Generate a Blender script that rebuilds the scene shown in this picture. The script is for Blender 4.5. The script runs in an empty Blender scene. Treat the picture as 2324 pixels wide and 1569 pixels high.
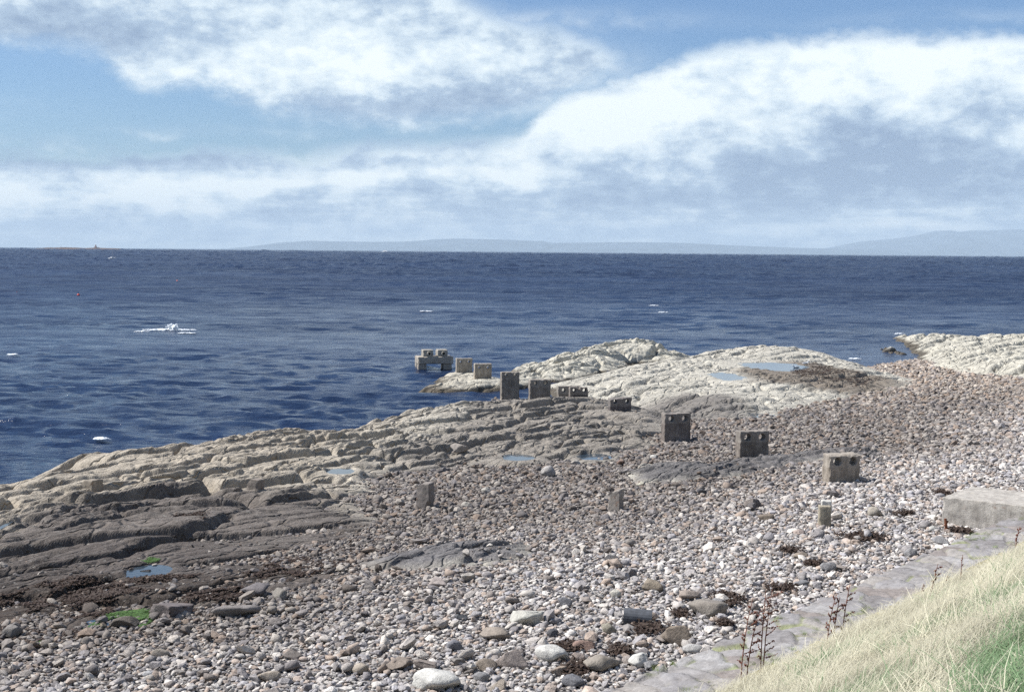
import bpy, bmesh, math, random
import numpy as np
from mathutils import Vector, Matrix, Euler, noise as mnoise

S = bpy.context.scene
COL = S.collection
rng = np.random.default_rng(7)
random.seed(7)
R = math.radians

# ------------------------------------------------------------------ camera
FPX = 1024 * 50 / 36.0
CAMZ = 10.0
PITCH, ROLL = R(3.80), R(0.50)
FWD = np.array([0, math.cos(PITCH), -math.sin(PITCH)])
_r0 = np.array([1.0, 0, 0]); _u0 = np.array([0, math.sin(PITCH), math.cos(PITCH)])
RIGHT = _r0 * math.cos(ROLL) + _u0 * math.sin(ROLL)
UP = _u0 * math.cos(ROLL) - _r0 * math.sin(ROLL)
CAM = np.array([0, 0, CAMZ])
cam_data = bpy.data.cameras.new("camera"); cam_data.lens = 50; cam_data.sensor_width = 36
cam_data.clip_start = 0.2; cam_data.clip_end = 90000
cam = bpy.data.objects.new("camera", cam_data); COL.objects.link(cam)
cam.matrix_world = Matrix(((RIGHT[0], UP[0], -FWD[0], 0), (RIGHT[1], UP[1], -FWD[1], 0),
                           (RIGHT[2], UP[2], -FWD[2], CAMZ), (0, 0, 0, 1)))
S.camera = cam
S.view_settings.view_transform = 'Standard'; S.view_settings.look = 'None'
S.view_settings.exposure = 0.60; S.view_settings.gamma = 1.0

K = 1024 / 2323.0                      # survey sketch units to 1024-wide units
def ray(px, py):
    return FWD + RIGHT * ((px - 512) / FPX) - UP * ((py - 345.5) / FPX)
def ov(x, y, z):                       # point of height z seen at a sketch position
    d = ray(x * K, y * K); t = (z - CAMZ) / d[2]
    return CAM + d * t
def ovd(x, y, dist):                   # point at forward distance dist
    d = ray(x * K, y * K); return CAM + d * (dist / d[1])

# ------------------------------------------------------------------ noise
def h2(ix, iy, seed):
    ix = ix.astype(np.int64); iy = iy.astype(np.int64)
    n = (ix * 374761393 + iy * 668265263 + seed * 1442695041) & 0xffffffff
    n = ((n ^ (n >> 13)) * 1274126177) & 0xffffffff
    n = ((n ^ (n >> 16)) * 2246822519) & 0xffffffff
    n = n ^ (n >> 15)
    return (n & 0xffffff) / float(0x1000000)
def vnoise(x, y, seed=0):
    x0 = np.floor(x); y0 = np.floor(y); fx = x - x0; fy = y - y0
    fx = fx * fx * fx * (fx * (fx * 6 - 15) + 10); fy = fy * fy * fy * (fy * (fy * 6 - 15) + 10)
    a = h2(x0, y0, seed); b = h2(x0 + 1, y0, seed); c = h2(x0, y0 + 1, seed); d = h2(x0 + 1, y0 + 1, seed)
    return (a + (b - a) * fx) * (1 - fy) + (c + (d - c) * fx) * fy
def fbm(x, y, o=4, seed=0):
    s = 0; a = 1; t = 0
    for i in range(o):
        s = s + a * vnoise(x * 2 ** i + 17.3 * i, y * 2 ** i - 9.1 * i, seed + i); t += a; a *= .5
    return s / t - .5
def voronoi(x, y, seed):
    x0 = np.floor(x); y0 = np.floor(y)
    f1 = np.full(x.shape, 9.0); f2 = np.full(x.shape, 9.0)
    r1 = np.zeros(x.shape); r2 = np.zeros(x.shape); dx1 = np.zeros(x.shape); dy1 = np.zeros(x.shape)
    for i in (-1, 0, 1):
        for j in (-1, 0, 1):
            cx = x0 + i; cy = y0 + j
            px = cx + h2(cx, cy, seed); py = cy + h2(cx, cy, seed + 1)
            dx = x - px; dy = y - py; d = np.sqrt(dx * dx + dy * dy)
            near = d < f1
            f2 = np.where(near, f1, np.minimum(f2, d))
            f1 = np.where(near, d, f1)
            r1 = np.where(near, h2(cx, cy, seed + 2), r1); r2 = np.where(near, h2(cx, cy, seed + 3), r2)
            dx1 = np.where(near, dx, dx1); dy1 = np.where(near, dy, dy1)
    return f1, f2, r1, r2, dx1, dy1
def sst(a, b, x):
    t = np.clip((x - a) / (b - a), 0, 1); return t * t * (3 - 2 * t)
def sdf(poly, x, y):                   # positive inside
    poly = np.asarray(poly); n = len(poly)
    d = np.full(x.shape, 1e9); inside = np.zeros(x.shape, bool)
    for i in range(n):
        ax, ay = poly[i][:2]; bx, by = poly[(i + 1) % n][:2]
        ex, ey = bx - ax, by - ay; wx, wy = x - ax, y - ay
        t = np.clip((wx * ex + wy * ey) / (ex * ex + ey * ey + 1e-9), 0, 1)
        d = np.minimum(d, (wx - ex * t) ** 2 + (wy - ey * t) ** 2)
        c = ((ay > y) != (by > y)) & (x < (bx - ax) * (y - ay) / ((by - ay) if abs(by - ay) > 1e-9 else 1e-9) + ax)
        inside ^= c
    d = np.sqrt(d)
    return np.where(inside, d, -d)

# ------------------------------------------------------------------ ground shape
WA = np.array([1.95, 25.3]); WU = np.array([.607, .795]); WN = np.array([-.795, .607])  # wall line, along, seaward
def wall_s(x, y): return (x - WA[0]) * WN[0] + (y - WA[1]) * WN[1]
def wall_t(x, y): return (x - WA[0]) * WU[0] + (y - WA[1]) * WU[1]
PADS = []
def padded(x, y, z):
    for (px_, py_, r_, pz) in PADS:
        m = sst(r_ * 2.0, r_, np.hypot(x - px_, y - py_)); z = z * (1 - m) + (pz + .25 * (z - pz)) * m
    return z
def beach_z(x, y):
    s = wall_s(x, y)
    z = 1.9 - .045 * s - .16 * np.exp(-(s / 4.0) ** 2)
    z = z - sst(28, 38, s) * 1.2 * sst(22, 8, x)
    z = z - .06 * np.maximum(s - 46, 0) - .38 * sst(33, 40, s) * sst(18, 30, x)
    z = np.maximum(z, -3.0)
    return padded(x, y, z + .16 * fbm(x * .16, y * .16, 3, 5) + .07 * fbm(x * .7, y * .7, 2, 8))

for (bx, by, bd, br) in ((1917, 1097, 53.0, 1.2), (1712, 1038, 60.4, 1.2), (1538, 1003, 68.0, 1.1), (1409, 929, 76.0, 1.1), (1314, 898, 83.0, .9), (1291, 899, 86.5, .8), (1226, 901, 90.0, 1.1), (1158, 896, 95.0, 1.2), (1096, 857, 104.0, 1.2), (1054, 842, 110.0, 1.1)):
    _q = ovd(bx, by, bd); PADS.append((_q[0], _q[1], br, _q[2]))
def P(pts):
    out = []
    for p in pts:
        q = ov(*p); out.append((q[0], q[1]))
    return out
R1 = P([(-260, 1150, .6), (0, 1102, .8), (40, 1062, .8), (90, 1040, .8), (190, 1033, .8), (330, 1015, .8), (470, 990, .9),
        (590, 968, .9), (660, 963, .9), (760, 978, .8), (800, 955, .8), (880, 930, .8), (980, 911, .9), (1080, 903, 1.0),
        (1150, 899, 1.1), (1250, 899, 1.2), (1340, 902, 1.2), (1440, 908, 1.1), (1560, 935, 1.1), (1505, 1012, 1.0),
        (1420, 1032, 1.0), (1330, 1048, 1.0), (1180, 1048, 1.0), (1050, 1048, 1.1), (920, 1063, 1.1), (840, 1092, 1.1),
        (850, 1150, 1.2), (880, 1190, 1.2), (840, 1230, 1.2), (800, 1262, 1.2), (820, 1300, 1.3), (850, 1330, 1.3),
        (700, 1340, 1.4), (560, 1385, 1.4), (430, 1398, 1.4), (330, 1428, 1.4), (150, 1458, 1.4), (0, 1483, 1.4), (-260, 1530, 1.4)])
R1B = P([(790, 1285, 1.3), (880, 1262, 1.3), (1000, 1240, 1.3), (1110, 1238, 1.3), (1215, 1250, 1.3), (1190, 1285, 1.3),
         (1090, 1303, 1.3), (960, 1303, 1.3), (840, 1305, 1.3)])
R1C = P([(1415, 1075, 1.2), (1450, 1050, 1.2), (1600, 1055, 1.2), (1750, 1040, 1.2), (1880, 1030, 1.2), (2025, 1035, 1.2),
         (2000, 1052, 1.2), (1860, 1056, 1.2), (1750, 1074, 1.2), (1640, 1094, 1.2), (1450, 1100, 1.2)])
R2 = P([(958, 878, .2), (985, 860, .4), (1020, 846, .5), (1075, 840, .6), (1140, 840, 1.0), (1190, 806, 1.1), (1290, 781, 1.6), (1380, 765, 1.7),
        (1480, 768, 1.6), (1565, 789, 1.2), (1540, 801, 1.0), (1450, 808, .8), (1330, 842, .6), (1250, 860, .4), (1180, 872, .3),
        (1120, 882, .2), (1000, 886, .2)])
R3 = P([(1250, 872, .5), (1330, 843, .7), (1440, 815, .9), (1500, 806, 1.0), (1630, 789, 1.0), (1700, 787, 1.0), (1800, 791, .9),
        (1890, 803, .7), (1980, 828, .6), (2085, 872, .6), (2035, 893, .7), (1900, 905, .8), (1800, 930, .9), (1690, 955, .9),
        (1560, 948, .9), (1440, 915, .9), (1340, 897, .9)])
R4 = P([(2030, 763, .3), (2140, 754, .9), (2323, 761, .9), (2560, 764, .9), (2600, 900, .9), (2323, 872, .7), (2200, 858, .6),
        (2105, 830, .5), (2080, 800, .2), (2060, 786, .1)])
R4B = P([(1968, 776, .1), (2030, 784, .2), (2080, 798, .3), (2040, 804, .2), (1985, 794, .1)])
# outline, height above the beach, edge width, joint strength
ROCKS = {'R1': (R1, None, 2.2, 1.0), 'R1B': (R1B, .30, .7, .9), 'R1C': (R1C, .38, .8, .8), 'R2': (R2, None, 3.0, 1.25),
         'R3': (R3, None, 3.5, .8), 'R4': (R4, None, 3.0, 1.2), 'R4B': (R4B, 1.0, 1.2, 1.0)}
DA = P([(-300, 1270, 1.2), (0, 1200, 1.2), (150, 1160, 1.2), (330, 1128, 1.2), (520, 1122, 1.2), (640, 1120, 1.2), (820, 1110, 1.2),
        (900, 1200, 1.2), (900, 1340, 1.3), (0, 1510, 1.4), (-300, 1560, 1.4)])
DE = P([(-300, 1300, 1.2), (0, 1262, 1.2), (160, 1235, 1.2), (330, 1240, 1.2), (480, 1225, 1.2), (600, 1255, 1.2), (760, 1225, 1.2), (850, 1260, 1.2), (780, 1320, 1.3), (430, 1400, 1.4), (0, 1490, 1.4), (-300, 1540, 1.4)])
DB = P([(1050, 903, 1.3), (1200, 893, 1.3), (1330, 893, 1.3), (1450, 900, 1.2), (1570, 925, 1.2), (1520, 1030, 1.2), (1300, 1055, 1.2),
        (1050, 1055, 1.2), (880, 1065, 1.2), (840, 1030, 1.2), (980, 995, 1.2), (1040, 950, 1.2)])
DC = P([(1660, 852, .9), (1800, 826, .9), (1900, 845, .8), (2060, 872, .7), (2000, 905, .8), (1850, 895, .8), (1720, 880, .9)])
DD = P([(1425, 905, 1.1), (1560, 900, 1.1), (1700, 915, 1.1), (1720, 962, 1.1), (1500, 955, 1.1)])
WEED = P([(-200, 1400, 1.3), (0, 1345, 1.3), (150, 1318, 1.3), (350, 1300, 1.3), (470, 1300, 1.3), (560, 1265, 1.3), (640, 1240, 1.3),
          (760, 1235, 1.3), (850, 1255, 1.3), (790, 1300, 1.3), (620, 1338, 1.3), (450, 1395, 1.4), (330, 1418, 1.4), (180, 1446, 1.4),
          (0, 1478, 1.4), (-200, 1520, 1.4)])
WEED2 = P([(1790, 850, .9), (1850, 830, .9), (1920, 850, .9), (2000, 872, .7), (1960, 890, .8), (1850, 880, .9), (1800, 865, .9)])
WEED3 = P([(385, 1180, 1.2), (440, 1172, 1.2), (490, 1185, 1.2), (470, 1205, 1.2), (400, 1208, 1.2)])
# pools: centre in the sketch, half sizes there, height guess
POOLS = [(1177, 1034, 36, 7, 1.1, 'shallow blue rock pool at the foot of the grey rock ledge, left of a like one'),
         (1350, 1034, 34, 7, 1.1, 'narrow blue rock pool between the grey ledge and the brown cobbles'),
         (770, 1066, 34, 6, 1.2, 'thin pale rock pool beside the brown cobbles at the rock ledge'),
         (333, 1292, 50, 13, 1.25, 'deep blue rock pool with a green fringe in the dark rock'),
         (722, 1268, 32, 7, 1.25, 'small blue pool among brown weed near the beach outcrop'),
         (1755, 829, 66, 9, .9, 'wide pale pool on top of the far flat rocks beside two gulls'),
         (1650, 852, 34, 8, .9, 'small pale pool on the far flat rocks, left of the widest pool'),
         (1727, 940, 24, 5, 1.0, 'small bright puddle on dark rock behind the concrete blocks'),
         (1592, 996, 14, 4, 1.0, 'tiny puddle at the right foot of a tall concrete block'),
         (2050, 889, 36, 5, .7, 'pale puddle where the far rocks meet the cobbles'),
         (4, 1192, 12, 12, 1.2, 'small dark blue pool cut by the left edge of the photo'),
         (250, 1413, 62, 17, 1.35, 'murky green pool at the edge of the shingle')]
_pools = []
SLAB_A = R(47)
def slabs(x, y, k, wf=1.0):
    wx = x + 1.0 * fbm(x * .22, y * .22, 3, 31); wy = y + 1.0 * fbm(x * .22, y * .22, 3, 41)
    a = wx * math.cos(SLAB_A) + wy * math.sin(SLAB_A); b = wx * math.sin(SLAB_A) - wy * math.cos(SLAB_A)
    h = 0
    for (la, lb, off, tilt, dep, bulge, wd, sd) in ((6.0, 2.5, .18, .09, .46, .02, .045, 3), (2.3, 1.0, .12, .13, .32, .01, .070, 23), (.90, .42, .075, .17, .13, .0, .10, 53)):
        rag = .07 * fbm(x * 1.1, y * 1.1, 3, sd + 77)
        f1, f2, r1, r2, da, db = voronoi(a / la + rag, b / lb + rag, sd)
        e = f2 - f1
        on = sst(.30, .60, vnoise(x * .22 + sd, y * .22, sd + 9)) if sd != 3 else 1.0
        h = h + (off * (r1 - .5) + tilt * db * lb * (.2 + 1.5 * r2)) * (.45 + .55 * on) - dep * np.exp(-(e / (wd * wf)) ** 2) * (.25 + 1.0 * r2) * on + bulge * sst(0, .35, e)
    h = h + .30 * fbm(x * .28, y * .28, 2, 61) + .16 * fbm(x * .8, y * .8, 3, 66) + .10 * fbm(x * 2.4, y * 2.4, 4, 71) + .05 * fbm(x * 6.5, y * 6.5, 3, 75)
    return k * h
def rock_z(key, x, y, detail=True):
    poly, A, w, k = ROCKS[key]
    d = sdf(poly, x, y) + 1.0 * fbm(x * .35, y * .35, 3, 91) * (.5 if A else 1.2)
    zb = beach_z(x, y)
    s = wall_s(x, y)
    if key == 'R1':
        A = .10 + 1.10 * sst(13, 36, s) + .12 * sst(-2, 8, x) * sst(70, 84, y) 
        base = 1.9 - .045 * s
    elif key == 'R2':
        xx = sst(0, 8, x); A = .60 + 1.30 * xx; base = np.full(x.shape, .35)
        # the sea gully that splits the far ledge
    elif key == 'R3':
        A = 1.0 + .5 * sst(120, 131, y); base = np.maximum(1.9 - .045 * s, .35)
    elif key == 'R4':
        A = 1.1; base = np.maximum(1.9 - .045 * s, .1)
    else:
        base = zb
    prof = np.where(d > 0, A * (1 - np.exp(-np.maximum(d, 0) / w)), .8 * d)
    kk = k * (.35 + .65 * sst(0, 2.0 if w > 1.5 else .6, d)) * (.85 if A is not None and np.ndim(A) == 0 and A < .5 else 1)
    if key == 'R1': kk = kk * (.60 + .40 * sst(14, 26, s)) * (1 - .45 * sst(0, 5, x) * sst(66, 74, y))
    z = padded(x, y, base + prof + (slabs(x, y, kk, 1.5 if key == 'R2' else 1.0) if detail else 0)) if key in ('R1', 'R2') else base + prof + (slabs(x * 1.9, y * 1.9, kk * .55) if key in ('R1B', 'R1C') and detail else slabs(x, y, kk, 1.5 if key in ('R3', 'R4', 'R4B') else 1.0) if detail else 0)
    for (px_, py_, ux, uy, ru, rv, pz) in _pools:
        qx = x - px_; qy = y - py_
        q = np.sqrt(((qx * ux + qy * uy) / ru) ** 2 + ((-qx * uy + qy * ux) / rv) ** 2) + .5 * fbm(x * 1.1, y * 1.1, 3, 131)
        m = sst(2.2, 1.4, q)
        z = z * (1 - m) + np.where(q < 1, np.minimum(z, pz - .02 - .12 * (1 - q)), np.maximum(np.minimum(z, pz + .1 + .5 * (q - 1)), pz + .06 * (q - 1))) * m
    return z
def terrain(x, y, detail=True):
    x = np.atleast_1d(np.asarray(x, float)); y = np.atleast_1d(np.asarray(y, float))
    z = beach_z(x, y)
    for k in ROCKS:
        xs = [p[0] for p in ROCKS[k][0]]; ys = [p[1] for p in ROCKS[k][0]]
        m = (x > min(xs) - 2) & (x < max(xs) + 2) & (y > min(ys) - 2) & (y < max(ys) + 2)
        if m.any(): z[m] = np.maximum(z[m], rock_z(k, x[m], y[m], detail))
    return z
def tz(x, y): return float(terrain(x, y)[0])
def hit(x, y, fn=None):                # first ground point seen at a sketch position
    d = ray(x * K, y * K); t = np.arange(9, 190, .06) / d[1]
    p = CAM[None] + d[None] * t[:, None]
    h = (fn or terrain)(p[:, 0], p[:, 1])
    i = np.argmax(h >= p[:, 2]) if (h >= p[:, 2]).any() else len(t) - 1
    return np.array([p[i, 0], p[i, 1], h[i]])
def scale_at(p): return p[1] / FPX     # metres per picture unit at a point

_pl = []
for (cx, cy, hw, hh, zg, lab) in POOLS:
    c = ov(cx, cy, zg)
    z0 = max(float(rock_z(k, np.array([c[0]]), np.array([c[1]]), False)[0]) for k in ROCKS if k != 'R1B') if cy < 1400 else float(beach_z(np.array([c[0]]), np.array([c[1]]))[0])
    c = ov(cx, cy, z0 + .05)
    e = ov(cx + hw, cy, z0); f_ = ov(cx, cy - hh, z0); g_ = ov(cx, cy + hh, z0)
    _pl.append((c[0], c[1], 1.0, 0.0, abs(e[0] - c[0]), (f_[1] - g_[1]) / 2, z0 + .02))
_pools = _pl

# ------------------------------------------------------------------ node helper
class NT:
    def __init__(s, tree): s.t = tree; s.t.nodes.clear()
    def n(s, typ, ins=None, **props):
        nd = s.t.nodes.new(typ)
        for k, v in props.items(): setattr(nd, k, v)
        for k, v in (ins or {}).items(): s.set(nd.inputs[k], v)
        return nd
    def set(s, sock, v):
        if isinstance(v, bpy.types.NodeSocket): s.t.links.new(v, sock)
        elif v is not None: sock.default_value = v
    def m(s, op, a, b=None, c=None, clamp=False):
        nd = s.t.nodes.new('ShaderNodeMath'); nd.operation = op; nd.use_clamp = clamp
        for i, v in enumerate((a, b, c)):
            if v is not None: s.set(nd.inputs[i], v)
        return nd.outputs[0]
    def mix(s, f, a, b, mode='MIX'):
        nd = s.t.nodes.new('ShaderNodeMix'); nd.data_type = 'RGBA'; nd.blend_type = mode
        for k, v in ((0, f), (6, a), (7, b)):
            if isinstance(v, tuple) and len(v) == 3: v = v + (1,)
            s.set(nd.inputs[k], v)
        return nd.outputs[2]
    def ss(s, x, a, b):
        nd = s.t.nodes.new('ShaderNodeMapRange'); nd.interpolation_type = 'SMOOTHSTEP'
        s.set(nd.inputs[0], x); s.set(nd.inputs[1], a); s.set(nd.inputs[2], b); return nd.outputs[0]
    def noise(s, vec, scale, detail=4, rough=.55, dist=0.0):
        nd = s.n('ShaderNodeTexNoise', {'Scale': scale, 'Detail': detail, 'Roughness': rough, 'Distortion': dist})
        if vec is not None: s.set(nd.inputs['Vector'], vec)
        return nd.outputs[0]
    def scaled(s, vec, sc):
        nd = s.n('ShaderNodeMapping'); s.set(nd.inputs['Vector'], vec); nd.inputs['Scale'].default_value = sc; return nd.outputs[0]
    def ramp(s, f, stops):
        nd = s.n('ShaderNodeValToRGB'); s.set(nd.inputs[0], f)
        el = nd.color_ramp.elements
        while len(el) < len(stops): el.new(.5)
        for e, (p, c) in zip(el, stops): e.position = p; e.color = tuple(c) + (1,)
        return nd.outputs[0]
def material(name):
    m = bpy.data.materials.new(name); m.use_nodes = True
    return m, NT(m.node_tree)
def finish(g, color, rough=.9, bump=None, bstr=.5, bdist=.02, spec=.3, extra=None):
    p = g.n('ShaderNodeBsdfPrincipled', {'Roughness': rough, 'Specular IOR Level': spec})
    g.set(p.inputs['Base Color'], color if isinstance(color, bpy.types.NodeSocket) else tuple(color) + (1,))
    if bump is not None:
        b = g.n('ShaderNodeBump', {'Strength': bstr, 'Distance': bdist}); g.set(b.inputs['Height'], bump)
        g.set(p.inputs['Normal'], b.outputs[0])
    for k, v in (extra or {}).items(): g.set(p.inputs[k], v)
    o = g.n('ShaderNodeOutputMaterial'); g.set(o.inputs['Surface'], p.outputs[0]); return p
def pos(g): return g.n('ShaderNodeNewGeometry').outputs['Position']
def objco(g): return g.n('ShaderNodeTexCoord').outputs['Object']

# ---- materials
def m_rock():
    m, g = material('weathered_rock'); p = pos(g)
    t = g.n('ShaderNodeAttribute', attribute_name='tint').outputs['Color']
    n1 = g.noise(p, 2.2, 6, .65); n2 = g.noise(p, 14, 4, .6); n3 = g.noise(p, .5, 3)
    k = g.m('MULTIPLY_ADD', n1, 1.2, g.m('MULTIPLY_ADD', n2, 1.1, g.m('MULTIPLY_ADD', n3, .7, -.50)))
    kc = g.n('ShaderNodeCombineColor'); [g.set(kc.inputs[i], k) for i in range(3)]
    c = g.mix(1.0, t, kc.outputs[0], 'MULTIPLY')
    st = g.ss(g.noise(p, 1.3, 8, .7), .56, .68); c = g.mix(g.m('MULTIPLY', st, .5), c, (.085, .07, .055))
    pale = g.ss(g.noise(p, 5.5, 5, .7), .58, .66)
    c = g.mix(g.m('MULTIPLY', pale, .30), c, (.45, .43, .38))
    hgt = g.m('ADD', g.m('MULTIPLY', g.noise(p, 3.5, 8, .68), 1.0), g.m('MULTIPLY', n2, .25))
    w1 = g.n('ShaderNodeTexNoise', {'Scale': .9, 'Detail': 4.0}); g.set(w1.inputs['Vector'], p)
    wv = g.n('ShaderNodeVectorMath', operation='MULTIPLY_ADD'); g.set(wv.inputs[0], w1.outputs[1]); wv.inputs[1].default_value = (.9, .9, 0); g.set(wv.inputs[2], p)
    mp = g.n('ShaderNodeMapping', vector_type='TEXTURE'); g.set(mp.inputs['Vector'], wv.outputs[0]); mp.inputs['Rotation'].default_value = (0, 0, SLAB_A); mp.inputs['Scale'].default_value = (2.6, 1.0, 3.0)
    vr = g.n('ShaderNodeTexVoronoi', {'Scale': 1.35}, feature='DISTANCE_TO_EDGE'); g.set(vr.inputs['Vector'], mp.outputs[0])
    hgt = g.m('ADD', hgt, g.m('MULTIPLY', g.ss(vr.outputs['Distance'], 0.0, .07), .9))
    finish(g, c, .88, hgt, 1.0, .13)
    return m
def m_beach():
    m, g = material('gravel'); p = pos(g)
    v = g.n('ShaderNodeTexVoronoi', {'Scale': 13.0}); g.set(v.inputs['Vector'], p)
    cc = g.n('ShaderNodeSeparateColor'); g.set(cc.inputs[0], v.outputs['Color'])
    c = g.ramp(cc.outputs[0], [(0, (.07, .065, .06)), (.4, (.15, .14, .13)), (.75, (.24, .225, .21)), (1, (.4, .39, .37))])
    t = g.n('ShaderNodeAttribute', attribute_name='tint').outputs['Color']
    c = g.mix(1.0, c, t, 'MULTIPLY')
    finish(g, c, .9, g.m('MULTIPLY', v.outputs['Distance'], -1.0), 1.0, .06)
    return m
def m_stone_inst():
    m, g = material('cobble_stone'); p = objco(g)
    a = g.n('ShaderNodeAttribute', attribute_name='col', attribute_type='INSTANCER').outputs['Color']
    r = g.n('ShaderNodeObjectInfo').outputs['Random']
    v = g.n('ShaderNodeVectorMath', operation='ADD'); g.set(v.inputs[0], p); g.set(v.inputs[1], r)
    n = g.noise(v.outputs[0], 4, 4, .65)
    c = g.mix(.8, a, g.ramp(n, [(.25, (.55, .55, .55)), (.7, (1.2, 1.2, 1.2))]), 'MULTIPLY')
    finish(g, c, .85, n, .5, .08)
    return m
def m_stone_obj(name='boulder_stone', sc=4):
    m, g = material(name); p = objco(g); oi = g.n('ShaderNodeObjectInfo')
    v = g.n('ShaderNodeVectorMath', operation='ADD'); g.set(v.inputs[0], p); g.set(v.inputs[1], oi.outputs['Random'])
    n = g.noise(v.outputs[0], sc, 6, .7); n2 = g.noise(v.outputs[0], sc * 6, 4, .7)
    c = g.mix(.85, oi.outputs['Color'], g.ramp(n, [(.25, (.5, .49, .48)), (.7, (1.25, 1.23, 1.2))]), 'MULTIPLY')
    c = g.mix(.5, c, g.ramp(n2, [(.3, (.6, .6, .6)), (.7, (1.25, 1.25, 1.25))]), 'MULTIPLY')
    finish(g, c, .88, g.m('ADD', n, g.m('MULTIPLY', n2, .3)), .8, .06)
    return m
def m_concrete():
    m, g = material('old_concrete'); p = objco(g); oi = g.n('ShaderNodeObjectInfo')
    v = g.n('ShaderNodeVectorMath', operation='ADD'); g.set(v.inputs[0], p); g.set(v.inputs[1], g.m('MULTIPLY', oi.outputs['Random'], 20.0))
    q = v.outputs[0]
    n = g.noise(q, 2.5, 6, .65); n2 = g.noise(q, 22, 4, .7); st = g.noise(g.scaled(q, (5, 5, .7)), 1.5, 4, .6)
    c = g.mix(.9, oi.outputs['Color'], g.ramp(n, [(.28, (.5, .48, .46)), (.7, (1.25, 1.22, 1.16))]), 'MULTIPLY')
    c = g.mix(.55, c, g.ramp(n2, [(.3, (.5, .5, .5)), (.7, (1.35, 1.35, 1.35))]), 'MULTIPLY')
    c = g.mix(.7, c, g.ramp(st, [(.35, (.62, .6, .58)), (.6, (1.1, 1.1, 1.1))]), 'MULTIPLY')
    sep = g.n('ShaderNodeSeparateXYZ'); g.set(sep.inputs[0], p)
    lift = g.ss(g.m('ADD', sep.outputs[2], g.m('MULTIPLY', n, .18)), -.42, -.36)     # the casting joint: paler upper lift
    c = g.mix(g.m('MULTIPLY', lift, .22), c, (.40, .37, .32))
    rust = g.m('MULTIPLY', g.ss(g.noise(q, 3.3, 5, .7), .60, .70), g.ss(sep.outputs[2], -.45, -.1))
    c = g.mix(g.m('MULTIPLY', rust, .55), c, (.17, .075, .035))
    lich = g.ss(g.noise(q, 5.2, 4, .7), .66, .72)
    c = g.mix(g.m('MULTIPLY', lich, .45), c, (.36, .29, .10))
    finish(g, c, .92, g.m('ADD', n, g.m('MULTIPLY', n2, .35)), .8, .04)
    return m
def m_plain(name, col, rough=.8, nsc=None, amt=.5, metal=0.0):
    m, g = material(name)
    c = col
    if nsc:
        n = g.noise(objco(g), nsc, 4, .6)
        c = g.mix(amt, tuple(col), g.ramp(n, [(.3, (.45, .45, .45)), (.7, (1.4, 1.4, 1.4))]), 'MULTIPLY')
    finish(g, c, rough, extra={'Metallic': metal}); return m
def m_sea():
    m, g = material('sea_water'); p = pos(g)
    n1 = g.noise(g.scaled(p, (.55, 1.0, 1)), 1.3, 5, .6)
    n2 = g.noise(g.scaled(p, (.6, 1.0, 1)), .16, 4, .6)
    b1 = g.n('ShaderNodeBump', {'Strength': .9, 'Distance': .26}); g.set(b1.inputs['Height'], n1)
    b2 = g.n('ShaderNodeBump', {'Strength': .7, 'Distance': .8}); g.set(b2.inputs['Height'], n2); g.set(b2.inputs['Normal'], b1.outputs[0])
    wind = g.noise(g.scaled(p, (.004, .012, 1)), 1.0, 4, .6)
    c = g.mix(g.ss(wind, .35, .65), (.005, .012, .034), (.009, .020, .052))
    ln = g.n('ShaderNodeVectorMath', operation='LENGTH'); g.set(ln.inputs[0], p)
    rg = g.m('MULTIPLY_ADD', g.ss(ln.outputs['Value'], 60.0, 420.0), .24, .17)     # unresolved chop far out
    gust = g.noise(g.scaled(p, (.05, .07, 1)), 1.0, 9, .75, .2)
    rg = g.m('ADD', rg, g.m('MULTIPLY', g.m('SUBTRACT', gust, .5), .8), clamp=True); rg = g.m('MAXIMUM', rg, .10)
    pr = finish(g, c, .2, spec=.5, extra={'IOR': 1.333}); g.set(pr.inputs['Roughness'], rg)
    g.set(pr.inputs['Normal'], b2.outputs[0])
    return m
def m_pool():
    m, g = material('pool_water'); p = pos(g)
    pr = finish(g, (.03, .045, .06), .03, g.noise(p, 6, 3), .15, .02, spec=.5, extra={'IOR': 1.333}); return m
def m_foam():
    m, g = material('sea_foam'); n = g.noise(objco(g), 3, 5, .7)
    c = g.ramp(n, [(.3, (.62, .68, .72)), (.6, (.88, .9, .9))]); finish(g, c, .9, n, .6, .1); return m
def m_grass():
    m, g = material('dry_grass')
    a = g.n('ShaderNodeAttribute', attribute_name='col', attribute_type='INSTANCER').outputs['Color']
    t = g.n('ShaderNodeAttribute', attribute_name='shade').outputs['Color']
    c = g.mix(1.0, a, t, 'MULTIPLY')
    d = g.n('ShaderNodeBsdfDiffuse'); g.set(d.inputs[0], c)
    tr = g.n('ShaderNodeBsdfTranslucent'); g.set(tr.inputs[0], c)
    mx = g.n('ShaderNodeMixShader', {0: .35}); g.set(mx.inputs[1], d.outputs[0]); g.set(mx.inputs[2], tr.outputs[0])
    o = g.n('ShaderNodeOutputMaterial'); g.set(o.inputs['Surface'], mx.outputs[0]); return m
def m_bank():
    m, g = material('bank_turf'); p = pos(g)
    t = g.n('ShaderNodeAttribute', attribute_name='tint').outputs['Color']
    n = g.noise(g.scaled(p, (1, 2.0, 1)), 6, 5, .7)
    c = g.mix(.8, t, g.ramp(n, [(.3, (.5, .5, .45)), (.7, (1.2, 1.2, 1.15))]), 'MULTIPLY')
    finish(g, c, 1.0, n, 1.0, .1); return m
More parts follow.
